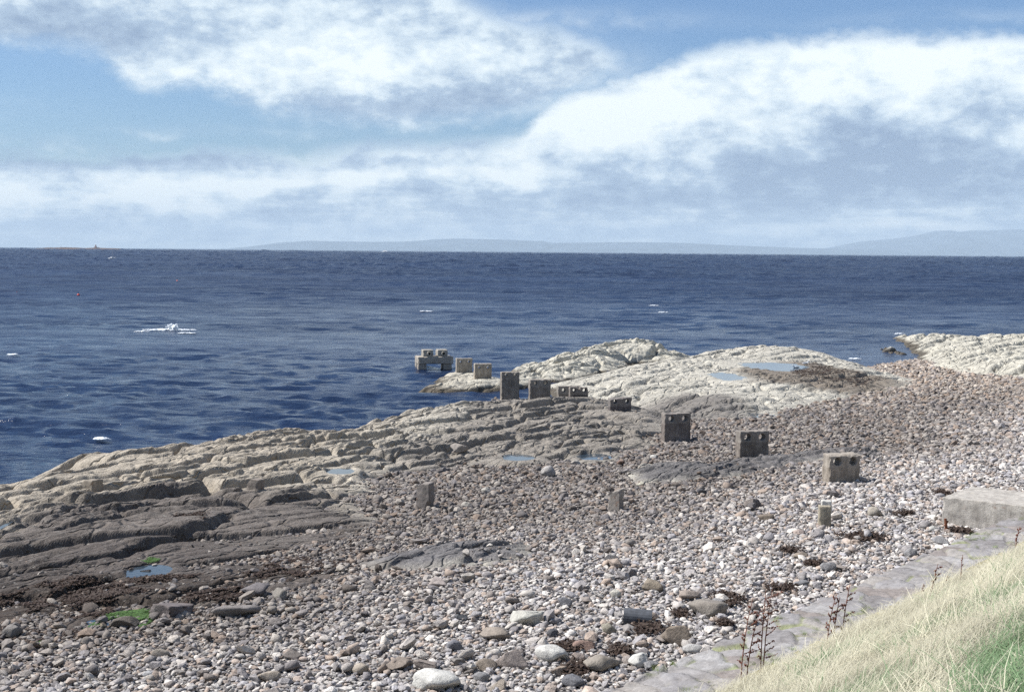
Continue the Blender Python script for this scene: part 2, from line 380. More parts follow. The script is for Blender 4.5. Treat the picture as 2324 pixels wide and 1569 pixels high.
def m_paving():
    m, g = material('apron_stone'); p = pos(g)
    t = g.n('ShaderNodeAttribute', attribute_name='tint').outputs['Color']
    n = g.noise(p, 7, 6, .7); n2 = g.noise(p, 1.6, 4, .6)
    c = g.mix(.7, t, g.ramp(n, [(.3, (.55, .55, .55)), (.7, (1.3, 1.3, 1.3))]), 'MULTIPLY')
    c = g.mix(.5, c, g.ramp(n2, [(.35, (.65, .62, .6)), (.65, (1.2, 1.22, 1.25))]), 'MULTIPLY')
    finish(g, c, .85, n, .8, .05); return m
M = dict(rock=m_rock(), beach=m_beach(), inst=m_stone_inst(), stone=m_stone_obj(), concrete=m_concrete(), sea=m_sea(), pool=m_pool(),
         foam=m_foam(), grass=m_grass(), bank=m_bank(), paving=m_paving(),
         rust=m_plain('rusty_iron', (.16, .06, .03), .9, 18, .7), dock=m_plain('dry_dock', (.19, .075, .05), .9, 30, .5),
         weed=m_plain('brown_weed', (.042, .025, .016), .7, 9, .8), green=m_plain('green_weed', (.055, .11, .022), .7, 9, .8),
         white=m_plain('white_paint', (.8, .8, .78), .4), dark=m_plain('dark_paint', (.04, .05, .07), .5), grey=m_plain('grey_paint', (.35, .37, .40), .5),
         red=m_plain('red_paint', (.55, .06, .035), .5), orange=m_plain('orange_paint', (.75, .16, .06), .5), gull_grey=m_plain('gull_grey', (.42, .44, .47), .7), beak=m_plain('yellow_beak', (.7, .4, .05), .5),
         isle=m_plain('isle_turf', (.085, .055, .045), .95, .02, .6), hill=m_plain('hill_haze_blue', (.10, .135, .17), 1.0, .002, .5),  # hill base colour is blued to carry part of the distance haze
         tower=m_plain('tower_render', (.45, .30, .26), .8, .6, .4), cpipe=m_plain('pipe_concrete', (.085, .09, .10), .85, 8, .6))

# ------------------------------------------------------------------ object helpers
def link(name, mesh, mat=None, parent=None):
    o = bpy.data.objects.new(name, mesh); COL.objects.link(o)
    if mat and not mesh.materials: mesh.materials.append(mat)
    if parent: o.parent = parent
    return o
def tag(o, label=None, cat=None, group=None, kind=None):
    if label: o['label'] = label
    if cat: o['category'] = cat
    if group: o['group'] = group
    if kind: o['kind'] = kind
    return o
def empty(name, loc, rz=0, label=None, cat=None, group=None):
    o = bpy.data.objects.new(name, None); COL.objects.link(o); o.empty_display_size = .2
    o.location = tuple(loc); o.rotation_euler = (0, 0, rz); return tag(o, label, cat, group)
def np_mesh(name, v, faces, smooth=True, attrs=None):
    me = bpy.data.meshes.new(name)
    v = np.asarray(v, np.float32); faces = np.asarray(faces, np.int32); k = faces.shape[1]
    me.vertices.add(len(v)); me.vertices.foreach_set('co', v.ravel())
    me.loops.add(faces.size); me.loops.foreach_set('vertex_index', faces.ravel())
    me.polygons.add(len(faces)); me.polygons.foreach_set('loop_start', np.arange(0, faces.size, k, dtype=np.int32))
    me.polygons.foreach_set('use_smooth', np.full(len(faces), smooth))
    me.update(calc_edges=True)
    for an, c in (attrs or {}).items():
        a = me.attributes.new(an, 'FLOAT_COLOR', 'POINT')
        c = np.concatenate([np.asarray(c, np.float32), np.ones((len(c), 1), np.float32)], 1); a.data.foreach_set('color', c.ravel())
    return me
def grid_faces(nr, nc):
    i = np.arange(nr - 1)[:, None] * nc + np.arange(nc - 1)[None]
    return np.stack([i, i + 1, i + nc + 1, i + nc], -1).reshape(-1, 4)
def compact(v, f, attrs):
    used = np.zeros(len(v), bool); used[f.ravel()] = True
    idx = np.cumsum(used) - 1
    return v[used], idx[f], {k: c[used] for k, c in attrs.items()}
def bm_mesh(name, bm, smooth=False):
    me = bpy.data.meshes.new(name); bm.normal_update(); bm.to_mesh(me); bm.free()
    if smooth: me.polygons.foreach_set('use_smooth', np.full(len(me.polygons), True))
    return me
def add_box(bm, size, c=(0, 0, 0), rot=None, taper=1.0):
    sx, sy, sz = [s / 2 for s in size]; vs = []
    for z in (-1, 1):
        t = taper if z > 0 else 1
        for x, y in ((-1, -1), (1, -1), (1, 1), (-1, 1)):
            v = Vector((x * sx * t, y * sy * t, z * sz))
            if rot: v = rot @ v
            vs.append(bm.verts.new(v + Vector(c)))
    for f in ((3, 2, 1, 0), (4, 5, 6, 7), (0, 1, 5, 4), (1, 2, 6, 5), (2, 3, 7, 6), (3, 0, 4, 7)): bm.faces.new([vs[i] for i in f])
def add_tube(bm, pts, radii, seg=8, cap=True):
    rings = []; n = len(pts); pts = [Vector(p) for p in pts]
    for i, p in enumerate(pts):
        d = (pts[min(i + 1, n - 1)] - pts[max(i - 1, 0)]).normalized()
        a = d.orthogonal().normalized(); b = d.cross(a)
        rings.append([bm.verts.new(p + (a * math.cos(t) + b * math.sin(t)) * radii[i]) for t in [2 * math.pi * j / seg for j in range(seg)]])
    for i in range(n - 1):
        for j in range(seg):
            bm.faces.new((rings[i][j], rings[i][(j + 1) % seg], rings[i + 1][(j + 1) % seg], rings[i + 1][j]))
    if cap: bm.faces.new(rings[0][::-1]); bm.faces.new(rings[-1])

# ------------------------------------------------------------------ world and sun
SUN_AZ, SUN_EL = R(-84), R(50)         # azimuth from +Y towards +X
sun_dir = Vector((math.sin(SUN_AZ) * math.cos(SUN_EL), math.cos(SUN_AZ) * math.cos(SUN_EL), math.sin(SUN_EL)))
sd_ = bpy.data.lights.new('sun', 'SUN'); sd_.energy = 5.0; sd_.angle = R(.5); sd_.color = (1, .97, .935)
so = bpy.data.objects.new('sun', sd_); COL.objects.link(so); so.rotation_euler = sun_dir.to_track_quat('Z', 'Y').to_euler()
def azel(x, y):
    d = ray(x * K, y * K); return math.degrees(math.atan2(d[0], d[1])), math.degrees(math.atan2(d[2], math.hypot(d[0], d[1])))
def build_world():
    w = bpy.data.worlds.new('World'); S.world = w; w.use_nodes = True; g = NT(w.node_tree)
    d = g.n('ShaderNodeTexCoord').outputs['Generated']
    sep = g.n('ShaderNodeSeparateXYZ'); g.set(sep.inputs[0], d)
    az = g.m('MULTIPLY', g.m('ARCTAN2', sep.outputs[0], sep.outputs[1]), 57.29578)
    el = g.m('MULTIPLY', g.m('ARCSINE', sep.outputs[2]), 57.29578)
    cmb = g.n('ShaderNodeCombineXYZ'); g.set(cmb.inputs[0], g.m('MULTIPLY', az, .1)); g.set(cmb.inputs[1], g.m('MULTIPLY', el, .17))
    q = cmb.outputs[0]
    nbig = g.m('SUBTRACT', g.noise(q, 1.1, 5, .5, .1), .5); nmid = g.m('SUBTRACT', g.noise(q, 3.0, 8, .55, .15), .5)
    nfine = g.m('SUBTRACT', g.noise(q, 10.0, 7, .6, .1), .5)
    sky = g.n('ShaderNodeTexSky', sky_type='NISHITA', sun_disc=False, sun_elevation=SUN_EL, sun_rotation=SUN_AZ, altitude=10, air_density=1.0, dust_density=.6, ozone_density=1.5)
    skc = g.n('ShaderNodeVectorMath', operation='SCALE'); g.set(skc.inputs[0], sky.outputs[0]); skc.inputs[3].default_value = .10
    def curve(pts):
        nd = g.n('ShaderNodeFloatCurve'); cv = nd.mapping.curves[0]
        P_ = []
        for x, y in pts:
            a, e = azel(x, y); P_.append((min(max((a + 26) / 52, 0), 1), min(max(e / 16, 0), 1)))
        P_ = [(0, P_[0][1])] + [p for p in P_ if 0 < p[0] < 1] + [(1, P_[-1][1])]
        while len(cv.points) < len(P_): cv.points.new(.5, .5)
        for pt, (x, y) in zip(cv.points, P_): pt.location = (x, y); pt.handle_type = 'AUTO'
        nd.mapping.update(); g.set(nd.inputs['Value'], g.m('DIVIDE', g.m('ADD', az, 26), 52))
        return g.m('MULTIPLY', nd.outputs[0], 16)
    low1 = curve([(-200, 90), (0, 92), (100, 98), (200, 112), (260, 150), (330, 185), (480, 205), (560, 240), (700, 268), (850, 282), (1000, 280), (1150, 262), (1240, 235), (1330, 195), (1420, 145), (1480, 100), (1600, 20), (1800, -150), (2600, -150)])
    up1 = curve([(-300, -200), (900, -200), (1000, -60), (1080, 5), (1150, 35), (1250, 62), (1340, 95), (1420, 140), (1500, 160), (2600, 160)])
    up2 = curve([(-200, 352), (0, 348), (200, 345), (400, 338), (600, 332), (830, 324), (950, 320), (1100, 318), (1180, 298), (1215, 265), (1235, 232), (1290, 212), (1420, 172), (1500, 152), (1620, 122), (1720, 105), (1880, 82), (2050, 75), (2323, 70), (2700, 70)])
    n_edge = g.m('ADD', g.m('MULTIPLY', nbig, 1.4), g.m('ADD', g.m('MULTIPLY', nmid, 1.7), g.m('MULTIPLY', nfine, .8)))
    en = g.m('ADD', el, n_edge)
    m1 = g.m('MULTIPLY', g.ss(g.m('SUBTRACT', en, low1), -.55, .75), g.ss(g.m('SUBTRACT', up1, en), -.6, .7))
    en2 = g.m('ADD', el, g.m('MULTIPLY', n_edge, 1.0))
    d2 = g.m('SUBTRACT', up2, en2)
    m2 = g.ss(d2, -.35, .60)
    def blob(x, y, sx, sy, amp):
        a, e = azel(x, y); a2, _ = azel(x + sx, y); _, e2 = azel(x, y - sy)
        u = g.m('DIVIDE', g.m('SUBTRACT', g.m('ADD', az, g.m('MULTIPLY', nbig, 3.0)), a), abs(a2 - a)); v = g.m('DIVIDE', g.m('SUBTRACT', g.m('ADD', el, g.m('MULTIPLY', nmid, 1.6)), e), abs(e2 - e))
        r = g.m('ADD', g.m('MULTIPLY', u, u), g.m('MULTIPLY', v, v))
        return g.m('MULTIPLY', g.m('EXPONENT', g.m('MULTIPLY', r, -1.0)), amp)
    def total(bl):
        s = 0.0
        for b in bl: s = g.m('ADD', s, blob(*b))
        return s
    wisp = total([(1250, 40, 260, 22, .45), (330, 300, 110, 9, .35), (700, 300, 330, 14, .28), (150, 60, 200, 50, .5), (60, 250, 120, 30, .2), (60, 320, 200, 16, .45), (1330, 150, 120, 50, .5), (2150, 40, 300, 18, .22)])
    cover = g.m('MAXIMUM', g.m('MAXIMUM', m1, m2), g.m('MULTIPLY', wisp, g.ss(nmid, -.22, .18)))
    above = g.ss(el, 10.5, 16.0)       # the cloud deck overhead and behind, beyond the frame, is broken cumulus
    deck = g.ss(g.m('ADD', nbig, g.m('MULTIPLY', nmid, .5)), -.05, .2)
    cover = g.m('ADD', g.m('MULTIPLY', cover, g.m('SUBTRACT', 1.0, above)), g.m('MULTIPLY', deck, g.m('MULTIPLY', above, .45)), clamp=True)
    b1 = g.m('ADD', .45, total([(620, 150, 260, 80, .34), (900, 100, 330, 70, .16), (480, 210, 90, 30, .25), (80, 60, 220, 60, -.32), (330, 90, 120, 60, -.15), (900, 240, 330, 40, -.24), (1180, 230, 120, 50, -.12), (700, 20, 500, 30, .1)]))
    topglow = g.m('MULTIPLY', g.ss(g.m('SUBTRACT', up2, el), 3.2, .2), g.m('MULTIPLY', g.ss(az, -3, 3), .34))
    b2 = g.m('ADD', g.m('ADD', .46, topglow), total([(1950, 380, 330, 70, -.40), (1720, 445, 330, 28, -.22), (2250, 420, 150, 45, -.2), (1330, 300, 150, 70, .22), (1560, 260, 280, 80, .24), (2050, 180, 300, 60, .22), (1000, 395, 120, 22, .42),
         (600, 420, 130, 22, .55), (350, 432, 110, 28, .62), (60, 440, 90, 30, .45), (820, 400, 80, 18, .40), (480, 470, 120, 14, .3), (1180, 400, 90, 22, .35), (120, 360, 400, 14, -.34), (700, 365, 260, 14, -.12), (930, 350, 160, 14, .12), (1250, 460, 300, 22, -.12), (700, 480, 380, 22, -.10), (200, 510, 420, 22, -.12),
         (2080, 505, 170, 12, .22), (1900, 515, 160, 10, .15), (1400, 510, 300, 12, .12), (1620, 400, 200, 40, -.06)]))
    bn = g.m('ADD', g.m('MULTIPLY', nmid, 1.15), g.m('ADD', g.m('MULTIPLY', nbig, .40), g.m('ADD', g.m('MULTIPLY', nfine, .85), g.m('MULTIPLY', g.m('SUBTRACT', g.noise(g.scaled(q, (1.0, 5.0, 1)), 2.2, 6, .6), .5), g.m('MULTIPLY', g.ss(el, 4.5, 1.0), 1.1)))))
    br = g.m('ADD', g.m('ADD', g.m('MULTIPLY', b1, m1), g.m('MULTIPLY', b2, g.m('SUBTRACT', 1.0, m1))), bn)
    br = g.m('MULTIPLY_ADD', br, 1.28, -.15)
    cc = g.ramp(br, [(.0, (.32, .43, .60)), (.32, (.47, .60, .76)), (.60, (.76, .88, .97)), (.90, (1.0, 1.08, 1.10))])
    hz = g.ss(el, 1.6, .1)
    cc = g.mix(g.m('MULTIPLY', hz, .40), cc, (.62, .78, .95))
    c = g.mix(cover, g.mix(1.0, skc.outputs[0], (.68, .88, 1.16), 'MULTIPLY'), cc)
    bg = g.n('ShaderNodeBackground', {'Strength': .66}); g.set(bg.inputs[0], c)
    o = g.n('ShaderNodeOutputWorld'); g.set(o.inputs[0], bg.outputs[0])
build_world()

# ------------------------------------------------------------------ beach sheet, rocks, sea
def tint_rock(x, y, pale=(.47, .435, .36), z=None):
    w = .8 * fbm(x * .5, y * .5, 4, 201); c = np.tile(np.array(pale), (len(x), 1))
    def lay(poly, col, soft, k=1.0, wob=2.0):
        nonlocal c
        m = (sst(-soft, soft, sdf(poly, x, y) + wob * w) * k)[:, None]; c = c * (1 - m) + np.array(col) * m
    m = sst(0, -10, x)[:, None] * .8; c = c * (1 - m) + np.array((.33, .28, .215)) * m
    lay(DB, (.25, .222, .185), 1.8); lay(DA, (.135, .115, .098), 1.8, 1.0, 4.0); lay(DC, (.19, .16, .125), 1.5); lay(DD, (.19, .172, .15), 1.5)
    lay(R1B, (.15, .14, .135), .5); lay(R1C, (.135, .125, .118), .5)
    lay(DE, (.085, .07, .06), 1.6, .85, 5.0)
    lay(WEED, (.06, .045, .034), 1.4, .9, 5.0)
    if z is not None:                  # the weed band along the tide line
        m = (sst(.50, .22, z + .35 * fbm(x * .6, y * .6, 3, 211)) * sst(28, 32, wall_s(x, y)))[:, None] * .9; c = c * (1 - m) + np.array((.055, .042, .026)) * m
    return c
def beach_tint(x, y):
    s = wall_s(x, y)
    a = sst(20, 5, s + 7 * fbm(x * .12, y * .12, 3, 301))[:, None]
    far = sst(70, 105, y)[:, None] * .5
    c = np.array((.62, .56, .52)) * (1 - a) + np.array((1.15, 1.13, 1.12)) * a
    return c * (1 - far) + np.array((.78, .68, .58)) * far
def build_beach():
    ys = np.concatenate([np.arange(14, 70, .3), np.arange(70, 190, .6)]); xs = np.arange(-45, 75, .4)
    X, Y = np.meshgrid(xs, ys); x = X.ravel(); y = Y.ravel()
    s = wall_s(x, y); z = beach_z(x, y)
    z = np.where(s < -.3, z - 1.2 * sst(-.3, -1.0, s), z)
    v = np.stack([x, y, z], 1); f = grid_faces(len(ys), len(xs))
    keep = (s[f].max(1) > -1.5) & (z[f].max(1) > -2.5)
    v, f, at = compact(v, f[keep], {'tint': beach_tint(x, y)})
    tag(link('beach', np_mesh('beach', v, f, True, at), M['beach']), 'shingle beach sloping from the sea wall to the water', None, None, 'structure')
build_beach()
def build_rock(key, name, step, label, pale=(.47, .435, .36)):
    poly = np.array(ROCKS[key][0]); x0, y0 = poly.min(0) - 2.0; x1, y1 = poly.max(0) + 2.0
    xs = np.arange(x0, x1, step[0]); ys = np.arange(y0, y1, step[1])
    X, Y = np.meshgrid(xs, ys); x = X.ravel(); y = Y.ravel()
    z = rock_z(key, x, y).reshape(X.shape)
    for _ in range(1):
        zp = np.pad(z, 1, mode='edge'); zp = (zp[:-2] + 2 * zp[1:-1] + zp[2:]) / 4; z = (zp[:, :-2] + 2 * zp[:, 1:-1] + zp[:, 2:]) / 4
    z = z.ravel(); zb = beach_z(x, y)
    low = z < np.maximum(zb, -.25) - .12
    f = grid_faces(len(ys), len(xs)); f = f[~low[f].all(1)]
    v, f, at = compact(np.stack([x, y, z], 1), f, {'tint': tint_rock(x, y, pale, z)})
    return tag(link(name, np_mesh(name, v, f, False, at), M['rock']), label, 'rock', 'bedrock ledges along the shore')
build_rock('R1', 'rock_ledge', (.05, .075), 'long jointed rock ledge running from the left edge to the row of blocks')
build_rock('R1B', 'rock_outcrop', (.04, .06), 'low dark grey outcrop rising through the pebbles in the middle of the beach')
build_rock('R1C', 'rock_outcrop', (.05, .08), 'long low dark outcrop in the shingle just in front of the concrete blocks')
build_rock('R2', 'rock_ledge', (.075, .12), 'pale humped rock ledge with deep joints at the outer end of the block row', (.47, .44, .36))
build_rock('R3', 'rock_ledge', (.09, .15), 'broad flat pale rock shelf with pools behind the concrete blocks', (.45, .42, .35))
build_rock('R4', 'rock_ledge', (.13, .22), 'pale rocky point at the far right end of the beach', (.47, .44, .36))
build_rock('R4B', 'rock_outcrop', (.09, .15), 'small pale rock tongue in the water before the far rocky point', (.50, .48, .42))
for (pc, pdef) in zip(_pools, POOLS):
    n = 40; bm = bmesh.new()
    vs = [bm.verts.new((pc[0] + 1.25 * pc[4] * math.cos(2 * math.pi * i / n), pc[1] + 1.25 * pc[5] * math.sin(2 * math.pi * i / n), pc[6])) for i in range(n)]
    bm.faces.new(vs)
    tag(link('rock_pool', bm_mesh('rock_pool', bm), M['pool']), pdef[5], 'rock pool', 'pools left by the tide', 'structure')

# sea: real waves out to several hundred metres, fading to the smooth far sea
_wr = np.random.default_rng(11); WAVES = []
for i in range(70):
    lam = .9 * (5.5 / .9) ** _wr.random(); th = R(80) + _wr.normal() * R(30)
    WAVES.append((lam, math.cos(th), math.sin(th), _wr.random() * 6.283, .0048 * lam ** .60 * (.5 + _wr.random())))
def sea_z(x, y, row):
    z = np.zeros(x.shape)
    patch = (.45 + 1.0 * vnoise(x * .035, y * .06, 401)) * (.65 + .7 * vnoise(x * .008, y * .02, 402))
    wx = x + 2.0 * fbm(x * .11, y * .11, 2, 411); wy = y + 2.0 * fbm(x * .11, y * .11, 2, 421)
    for lam, kx, ky, ph, a in WAVES:
        z += a * sst(2.0, 4.5, lam / row) * np.sin((wx * kx + wy * ky) * 6.2832 / lam + ph)
    for k, (lx, ly, amp) in enumerate(((3.6, 1.5, .20), (1.7, .75, .13), (.8, .38, .065))):
        xr = x * .98 - y * .17; yr = x * .17 + y * .98
        n = vnoise(xr / lx, yr / ly, 430 + k) - .5
        z += amp * (.5 - np.abs(n) * 2) * sst(1.5, 3.5, ly * 1.6 / row)
    for k, lam in enumerate((9., 18., 36., 72., 5.2)):
        n = vnoise(x / (lam * .9), y / (lam * .42), 440 + k) - .5
        z += np.minimum(.13 * lam, y * .0009) * (.5 - np.abs(n) * 2) * sst(7 * lam, 22 * lam, y) * sst(6500, 5000, y)
    dep = np.clip((.25 - beach_z(x, y)) / 1.8, .10, 1)
    return z * patch * dep
def build_sea():
    ys = [38.0]
    while ys[-1] < 700: ys.append(ys[-1] * 1.0052)
    while ys[-1] < 7000: ys.append(ys[-1] * 1.006)
    while ys[-1] < 47500: ys.append(ys[-1] * 1.06)
    ys = np.array(ys); t = np.linspace(-.60, .60, 1150)
    Y = np.repeat(ys[:, None], len(t), 1); X = Y * t[None]
    row = np.maximum(Y * .0052, .1)
    z = np.where(Y < 6600, sea_z(X.ravel(), Y.ravel(), row.ravel()).reshape(Y.shape), 0)
    v = np.stack([X.ravel(), Y.ravel(), z.ravel()], 1)
    tag(link('sea', np_mesh('sea', v, grid_faces(len(ys), len(t))), M['sea']), 'dark blue choppy sea reaching to the horizon', None, None, 'structure')
build_sea()

# ------------------------------------------------------------------ bank, sea wall
BANK0 = 2.25                           # landward width of the stone apron
def bank_z(x, y):
    s = -wall_s(x, y) - BANK0
    return 2.35 + .02 * np.minimum(s, 0) + np.where(s > 0, .52 * s, 0) - .12 * np.maximum(s - 10.5, 0) * 1.6 + .30 * fbm(x * .25, y * .25, 3, 501) * sst(0, 1.5, s) + .25 * fbm(x * .9, y * .9, 3, 511) * sst(0, 1.0, s)
def bank_green(x, y):
    s = -wall_s(x, y) - BANK0
    g = .85 * sst(5.2, 8.8, s + 5.0 * fbm(x * .35, y * .35, 3, 521)) * sst(25, 14, y)
    return np.clip(g + .75 * sst(.05, .22, fbm((x * .6 + y * .8) * .3, (x * .8 - y * .6) * 1.0, 4, 531)) * sst(1.0, 3.0, s), 0, 1)
def build_bank():
    u = np.arange(-34, 62, .18); w = np.arange(BANK0 - .5, 17, .16)
    U, Wd = np.meshgrid(u, w); x = (WA[0] + WU[0] * U - WN[0] * Wd).ravel(); y = (WA[1] + WU[1] * U - WN[1] * Wd).ravel()
    z = bank_z(x, y) - .03; z = np.minimum(z, 8.35)
    g = bank_green(x, y)[:, None]; c = np.array((.36, .31, .17)) * (1 - g) + np.array((.10, .16, .05)) * g
    tag(link('grass_bank', np_mesh('grass_bank', np.stack([x, y, z], 1), grid_faces(len(w), len(u)), True, {'tint': c}), M['bank']), 'steep grassy bank above the sea wall', None, None, 'structure')
build_bank()
def build_wall():
    u = np.arange(-30, 62, .05); prof = [(-.06, -1.1), (-.05, -.4), (-.03, -.10), (0.0, 0.0)] + [(w, 0.0) for w in np.arange(.05, BANK0 + .75, .05)]
    pw = np.array([p[0] for p in prof]); pz = np.array([p[1] for p in prof])
    U, Wd = np.meshgrid(u, pw); _, Z = np.meshgrid(u, pz)
    uu = U.ravel(); ww = Wd.ravel(); zz = Z.ravel()
    edge = .12 * fbm(uu * .9, uu * 0 + 3, 3, 611)
    x = WA[0] + WU[0] * uu - WN[0] * (ww + edge); y = WA[1] + WU[1] * uu - WN[1] * (ww + edge)
    a = (uu * .9 + ww * .35) + .25 * fbm(uu * 1.1, ww * 1.1, 3, 601); b = ww + .2 * fbm(uu, ww, 3, 602)
    f1, f2, r1, r2, da, db = voronoi(a / .55, b / 1.05, 621); e = f2 - f1
    g1, g2, q1, q2, ea, eb = voronoi(a / .25 + 9, b / .4, 631)
    top = sst(-.15, -.02, zz)
    z = 2.14 + zz + .10 * ww + top * ((r1 - .5) * .10 + .10 * da * .55 - .045 * np.exp(-(e / .07) ** 2) - .025 * np.exp(-((g2 - g1) / .1) ** 2) * (r2 > .5) + .05 * fbm(uu * 3, ww * 3, 3, 641))
    pal = np.array([(.30, .28, .26), (.24, .20, .17), (.36, .345, .325), (.23, .215, .205), (.34, .31, .27), (.28, .265, .255)])
    c = pal[(r1 * 5.99).astype(int)] * .6 + np.array((.085, .08, .078))
    gm = (sst(.10, .02, e) * sst(-.05, .12, fbm(uu * .8, ww * .8, 3, 651)))[:, None]*.8
    c = c * (1 - gm) + np.array((.24, .26, .12)) * gm
    tag(link('sea_wall', np_mesh('sea_wall', np.stack([x, y, z], 1), grid_faces(len(pw), len(u)), True, {'tint': c}), M['paving']), 'low sea wall topped by a rough stone apron below the grass', 'wall')
build_wall()

# ------------------------------------------------------------------ stones
def stone_mesh(name, seed, sub=2, cuts=9, dims=(1, .78, .55), rough=.05, flat=False, lo=.5, hi=.85):
    r = np.random.default_rng(seed); bm = bmesh.new(); bmesh.ops.create_icosphere(bm, subdivisions=sub, radius=1)
    v = np.array([p.co[:] for p in bm.verts])
    for i in range(cuts):
        n = r.normal(size=3); n /= np.linalg.norm(n)
        d = v @ n - r.uniform(lo, hi); v = v - np.maximum(d, 0)[:, None] * n
    for p, c in zip(bm.verts, v):
        k = 1 + rough * mnoise.noise(Vector(c) * 2.2 + Vector((seed * 3.1, 0, 0))) * 2 + rough * .6 * mnoise.noise(Vector(c) * 6 + Vector((0, seed, 0)))
        p.co = Vector(c) * k
    v = np.array([p.co[:] for p in bm.verts]); ext = v.max(0) - v.min(0); mid = (v.max(0) + v.min(0)) / 2
    for p, c in zip(bm.verts, v): p.co = Vector((c - mid) / ext * np.array(dims))
    return bm_mesh(name, bm, not flat)
def gn_scatter(name, pts, rot, scl, col, pick, shapes):
    me = bpy.data.meshes.new(name); me.vertices.add(len(pts)); me.vertices.foreach_set('co', np.asarray(pts, np.float32).ravel())
    for an, dt, arr in (('rot', 'FLOAT_VECTOR', rot), ('scl', 'FLOAT_VECTOR', scl)):
        a = me.attributes.new(an, dt, 'POINT'); a.data.foreach_set('vector', np.asarray(arr, np.float32).ravel())
    a = me.attributes.new('col', 'FLOAT_COLOR', 'POINT'); a.data.foreach_set('color', np.concatenate([col, np.ones((len(col), 1))], 1).astype(np.float32).ravel())
    a = me.attributes.new('pick', 'INT', 'POINT'); a.data.foreach_set('value', np.asarray(pick, np.int32))
    o = link(name, me)
    sc = bpy.data.collections.new(name + '_shapes')
    for s in shapes: sc.objects.link(s)
    t = bpy.data.node_groups.new(name + '_scatter', 'GeometryNodeTree')
    t.interface.new_socket('Geometry', in_out='INPUT', socket_type='NodeSocketGeometry'); t.interface.new_socket('Geometry', in_out='OUTPUT', socket_type='NodeSocketGeometry')
    gi = t.nodes.new('NodeGroupInput'); go = t.nodes.new('NodeGroupOutput'); ip = t.nodes.new('GeometryNodeInstanceOnPoints')
    ci = t.nodes.new('GeometryNodeCollectionInfo'); ci.inputs['Collection'].default_value = sc; ci.inputs['Separate Children'].default_value = True; ci.inputs['Reset Children'].default_value = True
    def at(nm, dt):
        n = t.nodes.new('GeometryNodeInputNamedAttribute'); n.data_type = dt; n.inputs['Name'].default_value = nm; return n.outputs[0]
    L = t.links.new
    L(gi.outputs[0], ip.inputs['Points']); L(ci.outputs[0], ip.inputs['Instance']); ip.inputs['Pick Instance'].default_value = True
    L(at('pick', 'INT'), ip.inputs['Instance Index']); L(at('rot', 'FLOAT_VECTOR'), ip.inputs['Rotation']); L(at('scl', 'FLOAT_VECTOR'), ip.inputs['Scale'])
    L(ip.outputs[0], go.inputs[0])
    md = o.modifiers.new('scatter', 'NODES'); md.node_group = t
    return o
NSH = 16
stone_shapes = [stone_mesh('cobble', 100 + i, 2 if i < 8 else 1, 8 + i % 5, (1, random.uniform(.65, .95), random.uniform(.42, .68)), .06, i % 2 == 0, .42, .82) for i in range(NSH)]
for me in stone_shapes: me.materials.append(M['inst'])
shape_objs = [bpy.data.objects.new('cobble_shape', me) for me in stone_shapes]
TONES = np.array([(.32, .31, .30), (.25, .245, .25), (.42, .41, .39), (.20, .185, .175), (.30, .255, .22), (.31, .27, .24), (.46, .45, .43), (.15, .145, .15), (.27, .27, .285)])
TONE_P = np.array([.20, .17, .14, .12, .10, .08, .055, .06, .075]); TONE_P = TONE_P / TONE_P.sum()
def zone_gain(x, y):
    s = wall_s(x, y)
    a = sst(16, 5, s + 8 * fbm(x * .11, y * .11, 3, 301)) * (1 - .36 * sst(52, 72, y + 10 * fbm(x * .1, y * .1, 2, 311)))
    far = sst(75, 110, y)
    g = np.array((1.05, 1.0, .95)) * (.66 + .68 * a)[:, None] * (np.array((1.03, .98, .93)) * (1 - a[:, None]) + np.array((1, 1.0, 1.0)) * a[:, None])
    return g * (1 - .0 * far[:, None]) * (1 + far[:, None] * np.array((.58, .53, .45)))
